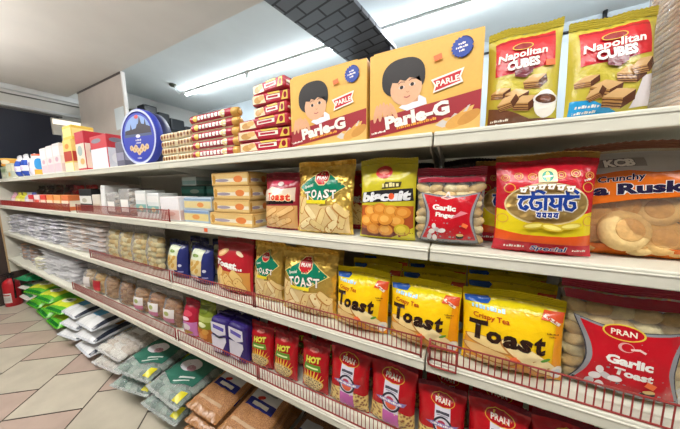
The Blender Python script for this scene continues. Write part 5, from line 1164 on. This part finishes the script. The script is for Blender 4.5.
pile(3, .25, .36, .050, '#a67648', 'brown', 210, 'blue labelled brown grain bag', 'grain bag', -1.13, -.03, 'beside the frozen greens', 2, 'brown grain bags')
pile(3, .25, .36, .050, '#a67648', 'brown', 210, 'blue labelled brown grain bag', 'grain bag', -.86, -.04, 'beside the dark bags', 0, 'brown grain bags')
pile(2, .215, .34, .055, '#3a2a20', 'darkbrown', 212, 'grey labelled dark bag', 'grain bag', -.60, .0, 'beside the brown grain', -3, 'dark brown bags')
pile(2, .215, .34, .055, '#3a2a20', 'darkbrown', 212, 'grey labelled dark bag', 'grain bag', -.31, .02, 'in the middle of three', 4, 'dark brown bags')
pile(2, .215, .34, .055, '#3a2a20', 'darkbrown', 212, 'grey labelled dark bag', 'grain bag', -.03, .02, 'farthest right', 0, 'dark brown bags')
# ------------------------------------------------------------------ red wire fences
def fence(x0, x1, z, label, y=.0035, hgt=.056, **k): return put(wire_fence, (round(x1 - x0, 3), hgt, .0135, '#8e2a25'), label, 'wire fence', (x0 + x1) / 2, y, z + .0015, group='red wire fences')
fence(-4.62, -2.53, ZS[1], 'red wire fence on the second shelf, farther of the two')
fence(-2.39, -1.235, ZS[1], 'red wire fence on the second shelf, nearer of the two')
fence(-2.26, -1.285, ZS[2], 'red wire fence on the third shelf, in front of the pale yellow biscuit bags')
fence(-1.26, -.70, ZS[2], 'red wire fence on the third shelf, in front of the dark blue and red bags')
fence(-.69, -.065, ZS[2], 'red wire fence on the third shelf, in front of the gold bags')
fence(-.042, .62, ZS[2], 'red wire fence on the third shelf, in front of the garlic toast')
fence(-2.70, -1.285, ZS[3], 'red wire fence on the lowest shelf, in front of the clear biscuit bags')
fence(-1.26, -.70, ZS[3], 'red wire fence on the lowest shelf, in front of the purple packs')
fence(-.69, -.065, ZS[3], 'red wire fence on the lowest shelf, in front of the hot noodle bags')
fence(-.045, .62, ZS[3], 'red wire fence on the lowest shelf, rightmost')
def fence_end(w, h):
    r = empty('fence_end'); M = mat('#8e2a25', 'paint'); a = MB(); a.tube([(w / 2, 0, h), (-w / 2 + .012, 0, h), (-w / 2 + .003, 0, h - .003), (-w / 2, 0, h - .012), (-w / 2, 0, .012), (-w / 2 + .003, 0, .003), (-w / 2 + .012, 0, 0), (w / 2, 0, 0), (w / 2, 0, h)], .0028, M); a.build('outer_rail', r)
    g = MB()
    for k in range(1, 4): x = -w / 2 + w * k / 4; g.tube([(x, 0, 0), (x, 0, h)], .0014, M, 5, False)
    g.build('wire_grid', r); return r
put(fence_end, (.068, .058), 'rounded red wire fence end overlapping the shelf joint below the yellow toast bags', 'wire fence', -.012, -.0085, ZS[2] - .008)
mb = MB(); mb.box(-.011, .011, -.001, 0, -.008, .008, mat('#e8602c', 'card')); o = mb.build('rail_price_sticker'); o.location = (-.955, -.0056, ZS[1] - .018); tag(o, 'small orange sticker on the second shelf price rail below the yellow boxes', 'sticker')
# ------------------------------------------------------------------ light
def area(name, loc, sx, sy, e, colr, rot=(0, 0, 0)):
    l = bpy.data.lights.new(name, 'AREA'); l.shape = 'RECTANGLE'; l.size = sx; l.size_y = sy; l.energy = e; l.color = colr
    o = bpy.data.objects.new(name, l); col.objects.link(o); o.location = loc; o.rotation_euler = rot; return o
for x in (-3.6, -1.9, -.3, 1.3):
    area('aisle_tube_lamp', (x, -.75, HC - .43), 1.3, .12, 20 if x < -3 else 13, (1, .98, .95)); area('added_ceiling_uplight', (x, -.75, HC - .33), 1.3, .12, 40 if x < -3 else 23, (1, .98, .95), (PI, 0, 0))  # uplights added to brighten the ceiling; the near tubes are out of view
    put(tube_light, (1.4, 0), f'unseen tube light hung over the near aisle, {["farthest left", "left of centre", "right of centre", "farthest right"][[-3.6, -1.9, -.3, 1.3].index(x)]}', 'light', x, -.75, HC - .35, group='unseen near aisle tube lights')
for x in (-3.36, -1.90, -.42, 1.06): area('far_tube_lamp', (x, 1.85, HC2 - .075), 1.3, .06, 20, (.94, .98, 1))
w = bpy.data.worlds.new('World'); scene.world = w; w.use_nodes = True; w.node_tree.nodes['Background'].inputs[0].default_value = (.9, .95, 1, 1); w.node_tree.nodes['Background'].inputs[1].default_value = .3
# ------------------------------------------------------------------ camera
yaw, pitch, roll = 0.461534775, 0.116704862, 0.0109023687
cy_, sy_, cp, sp = math.cos(yaw), math.sin(yaw), math.cos(pitch), math.sin(pitch)
fwd = Vector((-sy_ * cp, cy_ * cp, -sp)); right = Vector((cy_, sy_, 0)); down = fwd.cross(right)
rr = right * math.cos(roll) + down * math.sin(roll); dd = -right * math.sin(roll) + down * math.cos(roll)
cam = bpy.data.cameras.new('camera'); cam.sensor_width = 36; cam.sensor_fit = 'HORIZONTAL'; cam.lens = 230 / 680 * 36; cam.clip_start = .02
co = bpy.data.objects.new('camera', cam); col.objects.link(co)
co.matrix_world = Matrix(((rr.x, -dd.x, -fwd.x, 0), (rr.y, -dd.y, -fwd.y, -.6240391), (rr.z, -dd.z, -fwd.z, 1.40), (0, 0, 0, 1)))
scene.camera = co
vs = scene.view_settings
vs.view_transform = 'Standard'; vs.look = 'None'; vs.gamma = 1; vs.use_curve_mapping = False; vs.exposure = -0.10
scene.cycles.max_bounces = 8; scene.cycles.transparent_max_bounces = 12
